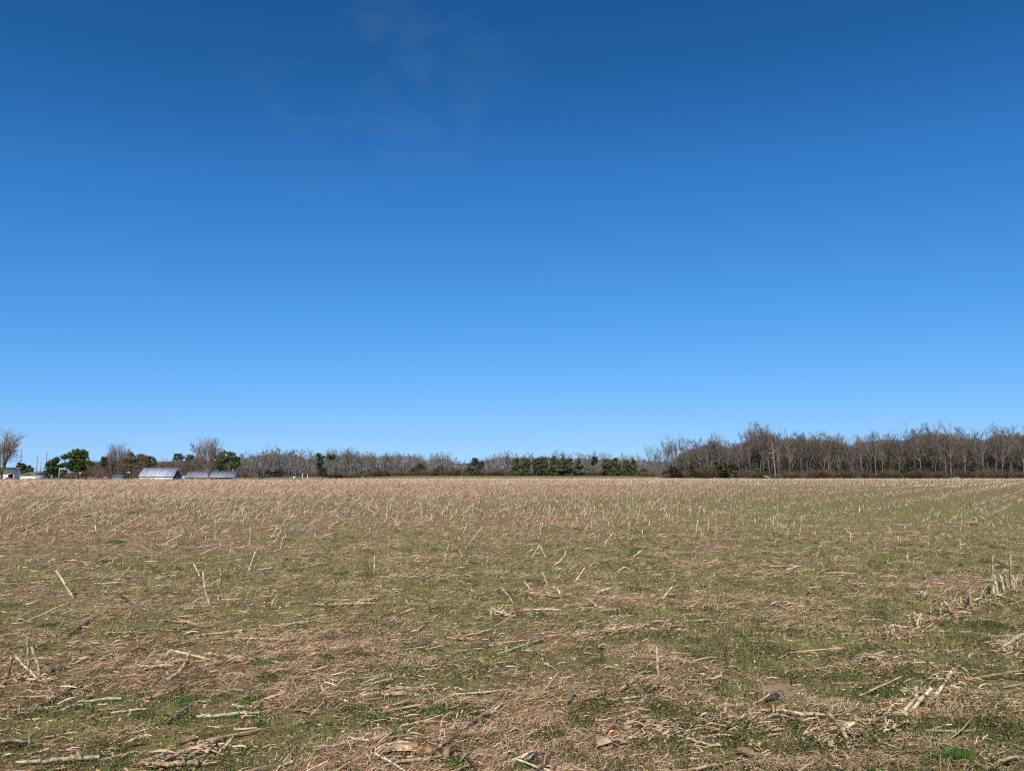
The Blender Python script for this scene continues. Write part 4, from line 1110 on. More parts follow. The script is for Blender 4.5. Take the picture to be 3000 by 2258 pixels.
NAMED = [
 ((219, 1749), [(165, 1671)], CREAM, 'long whitish stalk leaning left in the grass at far left', .0125),
 ((82, 1968), [(83, 1920), (80, 1868)], GREY, 'grey upright stalk, tallest in the cluster at the lower left edge', .012),
 ((117, 1985), [(112, 1945), (92, 1892)], TAN, 'ragged golden stalk right of the tallest one at the lower left edge', .014),
 ((133, 2007), [(85, 1962), (43, 1920)], PALE, 'long pale stalk curving down to the right at the lower left edge', .012),
 ((17, 1997), [(30, 1955), (42, 1916)], DK, 'dark thin stalk leaning right at the lower left edge', .009),
 ((1928, 1976), [(1926, 1940), (1925, 1899)], (.58, .44, .33), 'single weathered upright stub standing right of centre in the foreground', .014),
 ((478, 1937), [(496, 1903), (560, 1917), (636, 1937)], PALE, 'broken white stalk folded over like a tent at lower left', .012),
 ((455, 2000), [(520, 1972), (548, 1938), (554, 1908)], GREY, 'thick dark bent stalk standing in front of the folded white one', .019),
 ((2628, 2092), [(2683, 2044), (2684, 2012)], PALE, 'pale stalk with a short upright end at lower right', .016),
 ((2648, 2092), [(2690, 2055), (2729, 2014)], CREAM, 'pale thick stalk leaning right, lower of the pair at lower right', .018),
 ((2728, 2042), [(2768, 1997), (2788, 1966)], CREAM, 'weathered whitish stalk leaning right behind the lower right pair', .016),
 ((2500, 2182), [(2462, 2130), (2424, 2086)], GREY, 'silver grey stalk slanting left among husks at lower right', .017),
 ((2460, 2146), [(2465, 2140), (2500, 2117)], CREAM, 'short cream stub crossing the silver grey slanting stalk', .014),
 ((2470, 2174), [(2468, 2142)], PALE, 'short thick upright stub under the crossing at lower right', .016),
 ((2603, 1874), [(2598, 1855), (2590, 1829)], GREY, 'grey stub at the left foot of the curved arch on the right', .015),
 ((2606, 1850), [(2604, 1835), (2612, 1830), (2640, 1838), (2700, 1862)], PALE, 'pale stalk curved into an arch on the right', .012),
 ((2701, 1834), [(2692, 1812), (2684, 1798)], TAN, 'stout tan stub leaning left by the dark weeds at right', .013),
 ((2713, 1825), [(2692, 1803)], CREAM, 'white thin stub beside the stout tan leaning one at right', .009),
 ((2818, 1790), [(2816, 1768), (2814, 1747)], TAN, 'tan upright under a fallen crosspiece on the right', .013),
 ((2816, 1747), [(2835, 1753), (2854, 1760)], PALE, 'pale fallen crosspiece resting on the tan upright on the right', .009),
 ((2842, 1782), [(2845, 1778), (2840, 1735)], TAN, 'tawny upright right of the crosspiece on the right', .009),
 ((2848, 1780), [(2841, 1765), (2841, 1735)], TAN, 'slim tan stub behind the crosspiece on the right', .010),
 ((2912, 1752), [(2909, 1720), (2905, 1690)], TAN, 'tan stub at the foot of the tallest stalk at the right edge', .014),
 ((2915, 1750), [(2908, 1690), (2909, 1624)], GREY, 'very tall thin grey stalk in the row at the right edge', .012),
 ((2926, 1748), [(2917, 1710), (2914, 1685)], CREAM, 'cream kinked stub right of the tall thin stalk at the right edge', .012),
 ((2936, 1735), [(2928, 1715), (2929, 1702)], PALE, 'short pale crooked stub in the row at the right edge', .010),
 ((2944, 1738), [(2936, 1705), (2930, 1685)], CREAM, 'straight cream stub in the middle of the right edge row', .013),
 ((2960, 1733), [(2947, 1705), (2936, 1690)], GREY, 'grey stub leaning left in the right edge row', .012),
 ((2955, 1722), [(2950, 1700), (2945, 1683)], TAN, 'thin tan stub behind the grey leaning one at the right edge', .010),
 ((2967, 1731), [(2962, 1690), (2960, 1625)], GREY, 'second very tall stalk at the right edge', .013),
 ((2974, 1728), [(2969, 1700), (2966, 1683)], PALE, 'pale stub right beside the second very tall stalk', .012),
 ((2982, 1720), [(2976, 1704), (2968, 1690)], CREAM, 'cream stub leaning left beyond the second very tall stalk', .010),
 ((2970, 1690), [(2985, 1696), (3004, 1706)], GREY, 'grey stalk lying slantwise at the top of the right edge row', .010),
 ((2991, 1718), [(2990, 1690)], GREY, 'last grey stub at the very right edge', .011),
 ((2899, 1748), [(2898, 1735), (2896, 1720)], GREY, 'stubby grey stump left of the tall thin stalk', .013),
 ((2870, 1760), [(2895, 1765), (2945, 1788)], GREY, 'grey stalk sloping down to the right in front of the right edge row', .010),
 ((2688, 1752), [(2696, 1735), (2702, 1732)], CREAM, 'white stub in a small pair left of the right edge row', .012),
 ((2704, 1752), [(2711, 1732)], PALE, 'pale stub right of the small white pair', .010),
 ((2712, 1742), [(2719, 1710)], GREY, 'brown grey stub behind the small white pair', .009),
 ((2710, 1700), [(2710, 1675), (2712, 1674), (2770, 1708)], GREY, 'thin dark broken stalk with a long fallen tip on the right', .009),
 ((1097, 1677), [(1097, 1626)], CREAM, 'whitish thin upright stalk left of centre', .008),
 ((1137, 1677), [(1138, 1620), (1139, 1572)], TAN, 'tall thin tan stalk right of the whitish one left of centre', .007),
 ((1300, 1647), [(1315, 1595)], CREAM, 'pale thin stalk leaning right at centre', .008),
 ((1556, 1632), [(1580, 1597), (1583, 1597), (1598, 1634)], CREAM, 'white stalk folded to an upside-down V at centre', .010),
 ((1540, 1620), [(1560, 1608)], CREAM, 'short white leaning stub left of the upside-down V', .010),
 ((1562, 1618), [(1558, 1590)], GREY, 'thin dark stub behind the upside-down V', .009),
 ((1620, 1656), [(1655, 1628), (1656, 1612)], CREAM, 'white stalk leaning right with a dark broken head right of centre', .010),
 ((1683, 1702), [(1712, 1664)], CREAM, 'clean white stalk leaning right, right of centre', .011),
 ((1606, 1715), [(1596, 1692), (1587, 1675)], PALE, 'pale stub leaning left near the centre', .009),
 ((1594, 1684), [(1640, 1697), (1685, 1711)], PALE, 'slim pale stalk fallen to the right near the centre', .008),
 ((1560, 1726), [(1537, 1706)], PALE, 'pale stub leaning left in the pale grass at centre', .011),
 ((1508, 1769), [(1490, 1745), (1468, 1721)], TAN, 'long tan stub leaning left in the middle foreground', .011),
 ((1647, 1746), [(1636, 1730), (1622, 1718)], PALE, 'stout pale stub leaning left right of centre', .013),
 ((1728, 1740), [(1758, 1731), (1788, 1723)], PALE, 'pale stalk split in two lying right of centre', .013),
 ((1757, 1780), [(1740, 1767), (1720, 1752)], TAN, 'thick tan stub leaning left over litter right of centre', .014),
 ((1438, 1810), [(1438, 1787), (1441, 1785), (1500, 1803)], PALE, 'pale stalk folded low to the right in the middle foreground', .009),
 ((1938, 1752), [(1955, 1735), (1971, 1717)], CREAM, 'cream stub leaning right in the right foreground', .012),
 ((1800, 1673), [(1829, 1661), (1832, 1661), (1898, 1688)], CREAM, 'white stalk folded to a shallow roof shape right of centre', .008),
 ((1879, 1765), [(1880, 1742)], GREY, 'rotten split stump right of centre', .016),
 ((1767, 1592), [(1798, 1558)], CREAM, 'white stalk leaning right where the dense stubble begins', .010),
 ((1860, 1540), [(1875, 1494)], PALE, 'tall pale stalk leaning right at the front of the stubble', .010),
 ((1545, 1585), [(1560, 1550), (1577, 1520)], TAN, 'long tan stalk leaning right at the front of the centre stubble', .010),
 ((590, 1696), [(580, 1674), (567, 1651)], CREAM, 'white stub leaning left on the left', .010),
 ((727, 1672), [(738, 1645), (748, 1616)], CREAM, 'white stalk leaning right on the left', .011),
 ((683, 1677), [(692, 1655), (702, 1636)], PALE, 'pale stub leaning right left of the white leaning stalk', .009),
 ((731, 1600), [(735, 1550)], CREAM, 'thin white upright stalk on the left mid field', .008),
 ((806, 1594), [(815, 1561)], PALE, 'thin pale stub near the white upright on the left', .007),
 ((820, 1609), [(830, 1571)], PALE, 'pale stub right of the thin pale one on the left', .008),
 ((670, 1630), [(677, 1605), (682, 1588)], PALE, 'pale stalk with a torn flag of leaf on the left', .010),
 ((343, 1698), [(381, 1660)], TAN, 'tan stalk leaning right in the grass on the left', .010),
 ((283, 1712), [(320, 1680)], GREY, 'brownish stalk leaning right left of the tan one', .009),
 ((68, 1732), [(122, 1706)], GREY, 'grey stalk lying low to the right at far left', .009),
 ((66, 1652), [(110, 1628)], TAN, 'tan low stalk leaning right at far left', .010),
 ((448, 1640), [(446, 1612), (444, 1585)], RUST, 'rust brown forked stalk standing on the left', .011),
 ((2095, 1575), [(2098, 1530)], TAN, 'tan upright stalk at the head of the right stubble', .009),
 ((2072, 1560), [(2078, 1518)], PALE, 'pale upright stalk left of the head of the right stubble', .010),
 ((2340, 1578), [(2346, 1545), (2348, 1515)], PALE, 'tall pale stalk standing in front of the right stubble', .009),
 ((2492, 1584), [(2491, 1558)], CREAM, 'white stub standing alone on the right mid field', .010),
 ((2550, 1595), [(2550, 1566)], DK, 'black thin stub standing alone on the right mid field', .008),
 ((2408, 1623), [(2406, 1606)], DK, 'black short stub on the right mid field', .009),
 ((2735, 1590), [(2734, 1568)], DK, 'dark stub on the right mid field near the edge', .009),
 ((2656, 1640), [(2659, 1624)], CREAM, 'stout white stub on the right', .013),
 ((2815, 1610), [(2812, 1580)], PALE, 'pale thin stub toward the right edge mid field', .009),
]
for b, tips, c, lab, r_ in NAMED:
    up(b, tips, c, lab, r_, leaf=1 if lab.find('flag') > 0 or lab.find('ragged') >= 0 else 0)
r = np.random.default_rng(29)
rowp = [np.array(G(*p)) for p in ((3000, 1700), (2905, 1757), (2800, 1800), (2700, 1840), (2600, 1872))]
for q in range(24):
    t = r.random() * 4; i = min(int(t), 3); b = rowp[i] * (1 - t + i) + rowp[i + 1] * (t - i)
    x, y = b[0] + r.normal(0, .05), b[1] + r.normal(0, .08)
    pr = STUB[6 + q % 4] if q % 6 == 5 else STUB[q % 6]
    o = pr.copy(); o.name = 'corn_stub'; COL.objects.link(o); c = pal(1, STALKC, .14, r)[0]
    for ch in pr.children:
        k = ch.copy(); k.name = 'dry_leaf'; COL.objects.link(k); k.parent = o; k.color = (*c, 1)
    o.location = (x, y, gz(x, y) - .02); L = r.uniform(.1, .26); sc = r.uniform(.75, 1.1); o.scale = (sc, sc, L / .4)
    e_ = math.radians(90 - abs(r.normal(0, 20))); h_ = AZR + r.normal(math.pi if r.random() < .4 else 0, .6)
    o.rotation_mode = 'QUATERNION'; o.rotation_quaternion = Vector((math.sin(h_) * math.cos(e_), math.cos(h_) * math.cos(e_), math.sin(e_))).to_track_quat('Z', 'Y')
    o.color = (*c, 1); tag(o, '', 'corn stalk', 'standing corn stubs left after harvest')
    stub_items.append((o, f"short {tone(c)} stub in the littered row running to the right edge", x / y))
label_from_left(stub_items)

# lying stalks: the ones that can be pointed at first
def lie(b, t, c, label, r=.012, lift=(.01, .02), mid=None, leaf=0):
    a = np.array(G(*b)); r = r * float(np.interp(a[1], [4.5, 7, 10], [.8, .9, 1.2])); e = np.array(G(*t)); a[2] += r * .7 + lift[0] + .008; e[2] += r * .7 + lift[1] + .006
    m_ = (a + e) / 2; m_[2] = max(m_[2], gz(m_[0], m_[1]) + r * .5)
    q_ = random.Random(int(b[0])); sp = np.array([q_.gauss(0, .004), q_.gauss(0, .007), q_.uniform(0, .008)])
    m1 = a * .66 + e * .34 + sp; m2 = a * .3 + e * .7 - sp * np.array([1, 1, .6])
    return big_stalk('fallen_stalk', [a, m1, m2, e], [r * .9, r, r * .85, r * .6], tuple(v * q_.uniform(.72, .95) for v in c), label, 1)
LYING = [
 ((735, 1940), (612, 1927), PALE, 'fat mottled stalk lying right of the folded white one', .02), ((510, 1952), (400, 1950), CREAM, 'white stalk lying left of the thick dark bent one', .013),
 ((520, 1958), (410, 1962), PALE, 'second white stalk lying just in front of the first left one', .012),
 ((935, 1822), (790, 1843), CREAM, 'long whitish stalk lying in the left foreground, right half', .012), ((785, 1846), (570, 1870), PALE, 'long pale stalk lying in line with the whitish one', .012),
 ((845, 1882), (690, 1876), PALE, 'straight pale stalk lying below the long whitish one', .012), ((575, 1835), (520, 1820), CREAM, 'short white stalk kinked upward on the left', .011),
 ((575, 1836), (490, 1822), PALE, 'pale stalk lying flat beside the kinked white one', .009), ((430, 1858), (310, 1860), TAN, 'thin tan stalk lying level on the left', .009),
 ((285, 1808), (190, 1872), TAN, 'tan stalk lying up to the right on the left foreground', .012), ((240, 2010), (120, 2080), GREY, 'thick brown stalk lying slantwise at lower left', .018),
 ((355, 2055), (230, 2068), PALE, 'pale stalk lying level at lower left', .014), ((240, 2075), (150, 2100), TAN, 'tan flattened stalk lying below the pale level one', .014),
 ((760, 2098), (575, 2113), PALE, 'long pale stalk lying level at bottom left of centre', .014), ((560, 2075), (490, 2125), GREY, 'grey stalk half buried near the bottom left', .012),
 ((290, 2230), (50, 2250), PALE, 'long pale stalk lying along the bottom left edge', .016), ((650, 2180), (545, 2240), GREY, 'grey stalk slanting up at the bottom left', .014),
 ((580, 2250), (430, 2256), TAN, 'thick tan stalk lying on the very bottom edge', .018), ((1110, 1852), (1010, 1790), GREY, '', .0),
 ((1105, 1760), (1000, 1765), CREAM, 'pair of white stalks lying flat near the centre, upper one', .011), ((1110, 1772), (1000, 1776), CREAM, 'pair of white stalks lying flat near the centre, lower one', .010),
 ((1180, 1743), (1140, 1752), PALE, 'short pale stalk lying left of centre', .009), ((1430, 1855), (1320, 1872), GREY, 'dark weathered stalk lying at centre foreground', .013),
 ((1390, 1880), (1310, 1875), PALE, 'pale stalk lying below the dark weathered one at centre', .010), ((1590, 1880), (1460, 1925), PALE, 'long pale stalk slanting up right at centre foreground', .013),
 ((1220, 1900), (1110, 1912), GREY, 'dark grey stalk lying left of centre foreground', .013), ((1905, 1835), (1680, 1870), PALE, 'long pale stalk lying slantwise in the right of centre litter', .014),
 ((1900, 1836), (1770, 1850), PALE, 'pale stalk lying close behind the long slantwise one', .012), ((1890, 1975), (1820, 2030), PALE, 'grey-white stalk lying slantwise left of the single upright stub', .017),
 ((1780, 2035), (1720, 2060), GREY, 'grey stub end pointing up right near the bottom centre', .017), ((1685, 2040), (1660, 2070), GREY, 'short grey broken stub near the bottom centre', .017),
 ((1975, 2025), (1920, 2022), CREAM, 'small white stalk piece lying below the single upright stub', .013), ((1150, 2000), (1100, 2010), CREAM, 'pale stalk end with a rust red tip at bottom centre left', .014),
 ((1400, 2120), (1290, 2200), GREY, 'dark thick stalk lying slantwise above the corn cobs', .02), ((1420, 2125), (1385, 2155), GREY, 'short dark stalk piece right of the thick slantwise one', .02),
 ((1290, 2225), (1130, 2258), TAN, 'tan stalk lying under the largest corn cob', .014), ((1240, 2020), (1060, 2050), PALE, 'flattened pale stalk lying over the straw mat bottom centre', .016),
 ((2350, 1662), (2255, 1665), CREAM, 'white stalk lying level on the right of centre', .013), ((2275, 1655), (2240, 1637), PALE, 'thin pale stalk leaning over the white level one', .008),
 ((2250, 1682), (2215, 1657), PALE, 'pale stalk slanting down right near the white level one', .011), ((2344, 1705), (2312, 1690), PALE, 'short pale stalk slanting down on the right', .010),
 ((2515, 1735), (2482, 1718), PALE, 'pale thin stalk over a small heap on the right', .009), ((2190, 1745), (2130, 1765), GREY, 'grey stalk lying with a stub end right of centre', .012),
 ((2085, 1823), (2010, 1826), PALE, 'pale stalk lying level right of centre foreground', .010), ((2195, 1688), (2168, 1672), CREAM, 'short white stalk slanting on the right of centre', .011),
 ((2485, 1681), (2420, 1683), PALE, 'thin pale stalk lying level on the right', .010), ((2940, 1780), (2880, 1768), PALE, 'pale stalk lying below the right edge row', .012),
 ((2845, 1802), (2790, 1800), PALE, 'pale stalk lying level below the crosspiece', .014), ((2995, 1868), (2940, 1905), CREAM, 'whitish thick stalk lying at the right edge foreground', .022),
 ((2230, 2090), (2410, 2107), CREAM, 'straight cream stalk lying level at lower right', .014), ((2280, 2047), (2240, 2063), DK, 'black short stalk tilted up on the bare soil patch', .018),
 ((2325, 2012), (2318, 1990), DK, 'small black snag standing on the bare soil patch', .014), ((2780, 1997), (2720, 1997), PALE, 'thin pale stalk lying behind the lower right pair', .009),
 ((2590, 2120), (2500, 2122), TAN, 'tan stalk lying level among husks at lower right', .014), ((2700, 2125), (2640, 2130), TAN, 'short tan stalk lying right among husks at lower right', .014),
 ((130, 1640), (80, 1648), PALE, 'pale stalk lying in front of the low leaning one at far left', .010), ((360, 1712), (275, 1716), CREAM, 'pale level stalk in the left mid field', .012),
 ((300, 1710), (270, 1720), TAN, 'short tan stalk crossing the pale level one on the left', .010), ((380, 1770), (345, 1745), DK, 'dark stalk slanting down on the left', .012),
 ((340, 1644), (290, 1643), GREY, 'dark stalk lying level in the left mid field', .012), ((960, 1655), (880, 1668), PALE, 'pale stalk lying with a raised end left of centre', .012),
 ((630, 1770), (595, 1773), CREAM, 'white short stalk lying on the left of centre', .010),
]
fall_group = 'corn stalks lying on the ground'
for b, t, c, lab, r_ in LYING:
    if r_ == 0: continue
    o = lie(b, t, c, lab, r_); o['group'] = fall_group
# further fallen stalks
r = np.random.default_rng(23)
fall_items = []; massP = []; massR = []; massC = []
PF = [stalk_mesh('fallen_stalk', [(-.2, 0, 0), (0, r.normal(0, .012), r.normal(0, .004)), (.2, 0, 0)], [.012, .0115, .01], 7, 50 + i) for i in range(8)]
cnt = 0
for i in range(760):
    t = r.random(); R0 = 3.7 * (26 / 3.7) ** t
    a = r.uniform(-.68, .68); x, y = R0 * math.sin(a), R0 * math.cos(a)
    L = r.uniform(.06, .3) * (1.0 if r.random() < .85 else 1.8); yaw = r.normal(.25, .55) if r.random() < .8 else r.uniform(0, 3.14)
    rad_ = r.uniform(.004, .009); c = pal(1, STALKC, .18, r)[0]
    tilt = abs(r.normal(0, .08)) if r.random() < .85 else r.uniform(.1, .5)
    z = gz(x, y) + rad_ + math.sin(tilt) * L / 2 * .9 + r.uniform(0, .012)
    if cnt < 190 and L > .17 and R0 < 14 and abs(a) < .6:
        o = PF[i % 8].copy(); o.name = 'fallen_stalk'; COL.objects.link(o)
        o.location = (x, y, z); o.scale = (L / .4, rad_ / .012, rad_ / .012); o.rotation_euler = (r.uniform(0, 6), -tilt, yaw)
        o.color = (*c, 1); cnt += 1
        tag(o, '', 'corn stalk', fall_group)
        dep, lat = where(x, y)
        fall_items.append((o, f"{'long' if L > .5 else 'short'} {tone(c)} fallen stalk {'propped up' if tilt > .15 else 'flat'} {dep} {lat}", x / y))
    else:
        d = np.array([math.cos(yaw) * math.cos(tilt), math.sin(yaw) * math.cos(tilt), math.sin(tilt)]) * L / 2
        q = np.array([x, y, z]); massP.append([q - d, q + r.normal(0, .006, 3), q + d]); k_ = max(1, (R0 / 8) ** .5); massR.append([rad_ * k_, rad_ * k_, rad_ * k_ * .85]); massC.append(c)
label_from_left(fall_items)
V, F = tubes(np.array(massP), np.array(massR), 4, True)
o = mk('stalk_litter', V, F, M_STRAW, None, np.repeat(np.array(massC), 12, 0)); kin(o, 'stuff')

# ------------------------------------------------------------------ corn cobs and husks
M_COB = flat('dry kernels', (.50, .30, .14), .55, .35, 40, .3)
M_HUSK = attrmat('dry husk', .15, .7, .2, grain=18)
def cob(px, py, L, rad_, yaw, label, kern=(.50, .30, .15), husk=1, tilt=.05):
    g = G(px, py)
    root = empty('corn_cob', (g.x, g.y, g.z + rad_ * .75 + .022), label, 'corn cob', 'corn cobs dropped on the ground', yaw)
    root.rotation_euler = (0, -tilt, yaw)
    nk, nr = 12, 26
    m = MB(); rr_ = np.random.default_rng(int(px))
    # core and rows of kernels
    V, F = lathe([(.002, -L / 2), (rad_ * .8, -L * .44), (rad_ * .82, L * .2), (rad_ * .5, L * .42), (.002, L / 2)], 10); V = V[:, [2, 0, 1]]
    core = MB(); core.add(V, F, (.35, .22, .14)); core.obj('core', M_HUSK, root, True)
    for i in range(nr):
        t = (i + .5) / nr; xx = -L / 2 + t * L; rl = rad_ * (1.0 if t < .6 else 1 - 1.15 * (t - .6)) * (1 if t > .08 else .8)
        for j in range(nk):
            if rr_.random() < .06: continue
            a = 2 * math.pi * j / nk; ca, sa = math.cos(a), math.sin(a)
            hw = rl * math.pi / nk * .86; hl = L / nr * .43
            C = np.array([xx, ca * rl * .8, sa * rl * .8]); ou = np.array([0, ca, sa]) * rl * .26; tv_ = np.array([0, -sa, ca]) * hw; lv = np.array([1, 0, 0]) * hl
            V = [C - tv_ - lv, C + tv_ - lv, C + tv_ + lv, C - tv_ + lv] + [C + ou - tv_ * .7 - lv * .7, C + ou + tv_ * .7 - lv * .7, C + ou + tv_ * .7 + lv * .7, C + ou - tv_ * .7 + lv * .7]
            m.add(V, [(4, 5, 6, 7), (0, 1, 5, 4), (1, 2, 6, 5), (2, 3, 7, 6), (3, 0, 4, 7)], np.array(kern) * rr_.uniform(.75, 1.25))
    k = m.obj('kernels', M_HUSK, root); kin(k, 'stuff')
    for h in range(husk):
        q = np.array([[(-L * .5 - .01, (h - .5) * .02, -.3 * rad_), (-L * .55 - .03, (h - .4) * .04, .2 * rad_), (-L * .3, (h * 2 - 1) * rad_ * 1.25, .5 * rad_), (L * .1, (h * 2 - 1) * rad_ * 1.5, .2 * rad_), (L * .45, (h * 2 - 1) * rad_ * 2.0, -.6 * rad_)]])
        V, F = ribbons(q, np.array([[.2, .5, .8]]), np.array([[.012, .03, .04, .03, .004]])); mk('husk', V, F, M_HUSK, root, np.full((len(V), 3), 1.0) * np.array([.58, .44, .31]))
cob(1186, 2207, .15, .023, .12, 'largest orange corn cob, husked at one end, at the bottom centre', husk=2)
cob(1258, 2216, .075, .018, -1.1, 'small orange corn cob lying end on right of the largest', (.55, .33, .15), 0)
cob(1768, 2186, .085, .02, .75, 'orange corn cob with a curling husk right of bottom centre', (.52, .34, .17), 1)
cob(545, 2182, .10, .019, .5, 'pale empty cob lying near the bottom left of centre', (.42, .30, .21), 0)
cob(2185, 2258 - 40, .10, .019, 2.6, 'dull cob half hidden in straw at the bottom right of centre', (.44, .30, .19), 1)
def husk(px, py, L, w, yaw, c, label):
    g = G(px, py); s = int(px + py); R_ = np.random.default_rng(s)
    nx, ny = 9, 5
    u, v = np.meshgrid(np.linspace(0, 1, nx), np.linspace(-1, 1, ny), indexing='ij')
    wd = .7 * w * R_.uniform(.8, 1.15, u.shape) * np.sin(np.clip(u * .93 + .06, 0, 1) * math.pi) ** .6
    X = (u - .5) * L; Y = v * wd * .5; Zz = .02 + .035 * np.sin(u * 2.6) * R_.uniform(.4, 1.2) + .012 * np.sin(v * 5 + R_.uniform(0, 6)) + R_.normal(0, .004, u.shape)
    V = np.stack([X, Y, Zz], -1).reshape(-1, 3)
    i, j = np.meshgrid(np.arange(nx - 1), np.arange(ny - 1), indexing='ij'); a = (i * ny + j).ravel()
    F = np.stack([a, a + ny, a + ny + 1, a + 1], 1)
    C = np.array(c) * (1 + .12 * np.sin(v * 9 + R_.uniform(0, 6))).reshape(-1, 1)
    o = mk('corn_husk', V, F, M_HUSK, None, C); o.location = (g.x, g.y, g.z + .004); o.rotation_euler = (R_.normal(0, .15), R_.normal(0, .1), yaw)
    tag(o, label, 'husk', 'dry corn husks on the ground')
for a in ((1308, 2225, .13, .06, 1.4, (.40, .28, .2), 'broad brown husk standing out at the bottom centre'), (1330, 2218, .09, .05, .3, (.5, .38, .24), 'pale husk right behind the broad brown one'),
          (1805, 2190, .14, .04, -.3, (.6, .47, .33), 'curling pale husk beside the right corn cob'), (2265, 2122, .13, .05, .1, (.62, .52, .33), 'cream husk lying in the bare patch at lower right'),
          (2380, 2108, .17, .045, -.05, (.68, .58, .38), 'long cream yellow husk lying level at lower right'), (1420, 2120, .12, .05, .5, (.42, .33, .25), 'grey husk right of the dark thick stalk'),
          (35, 2195, .2, .06, .1, (.58, .45, .35), 'big pale husk at the bottom left corner'), (390, 2195, .11, .06, .6, (.6, .48, .38), 'round pale husk near the bottom left'),
          (1560, 2235, .12, .05, .9, (.6, .55, .48), 'whitish husk right of the bottom centre'), (2960, 2240, .22, .07, .4, (.6, .48, .37), 'large pale husk in the bottom right corner'),
          (2540, 1940, .2, .05, -.2, (.62, .48, .37), 'long pinkish husk in the right foreground heap'), (405, 1915, .14, .06, .2, (.6, .45, .32), 'pinkish husk left of the folded white stalk'),
          (830, 2060, .13, .05, -.4, (.55, .42, .32), 'folded husk at the edge of the straw mat'), (1950, 1420 + 550, .07, .04, .3, (.5, .32, .18), 'orange brown husk at the foot of the single upright stub')):
    husk(*a)

# ------------------------------------------------------------------ ground cover nobody could count
STRAWC = [(1.0, .72, .56, .36), (2.2, .56, .395, .225), (2, .57, .385, .225), (2.3, .36, .23, .13), (1.5, .14, .088, .05)]
def scat(n, r0, r1, half, rng):
    u = rng.random(n); R0 = r0 * (r1 / r0) ** u; a = rng.uniform(-half, half, n)
    return R0 * np.sin(a), R0 * np.cos(a), R0
def dead_straw():
    g = np.random.default_rng(31)
    for lo, hi, n, seg in ((3.4, 8.5, 265000, 2), (8.5, 36, 400000, 1)):
        x, y, R0 = scat(n, lo, hi, .70, g)
        m = mat_mask(x, y); gm = green_mask(x, y)
        keep = g.random(n) < np.clip((.37 if seg == 2 else .46) + .6 * m - (.44 if seg == 2 else .28) * gm, .05, 1) * (1 - .93 * bare(x, y))
        x, y, R0, m = x[keep], y[keep], R0[keep], m[keep]; n = len(x)
        th = (fbm(x / .4, y / .4, 2, 81) - .5) * 8 + g.normal(0, .6, n)
        th = np.where(g.random(n) < .4, g.normal(.15, .6, n), th)
        k = (R0 / 5) ** .6
        L = g.uniform(.025, .12, n) * k ** .6; tilt = np.abs(g.normal(0, .3, n))
        d = np.stack([np.cos(th) * np.cos(tilt), np.sin(th) * np.cos(tilt), np.sin(tilt)], 1) * L[:, None]
        z = H(x, y) + g.uniform(.0, .022, n) + .04 * m * g.random(n)
        b = np.stack([x, y, z], 1)
        sd = norm(np.stack([-np.sin(th), np.cos(th), g.normal(0, .5, n)], 1))
        cv = g.normal(0, .2, n)[:, None] * L[:, None]
        w = (g.uniform(.0018, .0048, n) * k)[:, None]
        if seg == 2:
            P = np.stack([b - d * .5, b + sd * cv + np.array([0, 0, .006]), b + d * .5], 1); w = w * np.array([[.8, 1, .35]])
        else:
            P = np.stack([b - d * .5, b + d * .5], 1); w = w * np.array([[1, .5]])
        V, F = ribbons(P, sd, w)
        o = mk('dead_grass', V, F, M_STRAW, None, np.repeat(pal(n, STRAWC, .24, g), 2 * (seg + 1), 0)); kin(o, 'stuff')
dead_straw()
def leaf_litter():
    g = np.random.default_rng(37)
    n = 36000
    x, y, R0 = scat(n, 3.4, 40, .70, g)
    m = fbm(x / .7, y / .45, 3, 91)
    keep = g.random(n) < np.clip((m - .44) * 5, .06, 1) * (1 - .9 * bare(x, y)); x, y, R0 = x[keep], y[keep], R0[keep]; n = len(x)
    k = (R0 / 6) ** .5; k = np.maximum(k, .8)
    th = g.normal(.2, .7, n); L = g.uniform(.025, .12, n) * k ** .5
    dx = np.stack([np.cos(th), np.sin(th), g.normal(0, .15, n)], 1); sd = norm(np.stack([-np.sin(th), np.cos(th), g.normal(0, .5, n)], 1))
    z = H(x, y) + g.uniform(.004, .03, n); b = np.stack([x, y, z], 1)
    t = np.array([-.5, -.17, .17, .5])
    P = b[:, None] + dx[:, None] * (L[:, None] * t)[..., None] + np.array([0, 0, 1.]) * (g.uniform(0, .008, n)[:, None] * np.cos(t * 3))[..., None] + g.normal(0, .0025, (n, 4, 3))
    w = (g.uniform(.003, .012, n) * k)[:, None] * np.array([[.6, 1, .9, .35]])
    V, F = ribbons(P, sd, w)
    C = pal(n, [(1.6, .68, .53, .37), (2, .58, .42, .275), (1.2, .44, .31, .20), (.8, .22, .16, .105), (.25, .50, .26, .11)], .2, g)
    # crumbs of pith and chaff
    n2 = 26000; x, y, R2 = scat(n2, 3.4, 16, .70, g)
    b2 = np.stack([x, y, H(x, y) + g.uniform(.003, .014, n2)], 1); A = norm(rdir(n2, .5, g)); B = norm(np.cross(A, rdir(n2, 1, g)))
    s = g.uniform(.004, .013, (n2, 1)) * (R2[:, None] / 5) ** .4
    V2, F2 = quads(b2, A * s, B * s * .5)
    o = mk('leaf_litter', np.concatenate([V, V2]), np.concatenate([F, F2 + len(V)]), M_STRAW, None, np.concatenate([np.repeat(C, 8, 0), np.repeat(pal(n2, STRAWC, .25, g), 4, 0)])); kin(o, 'stuff')
leaf_litter()
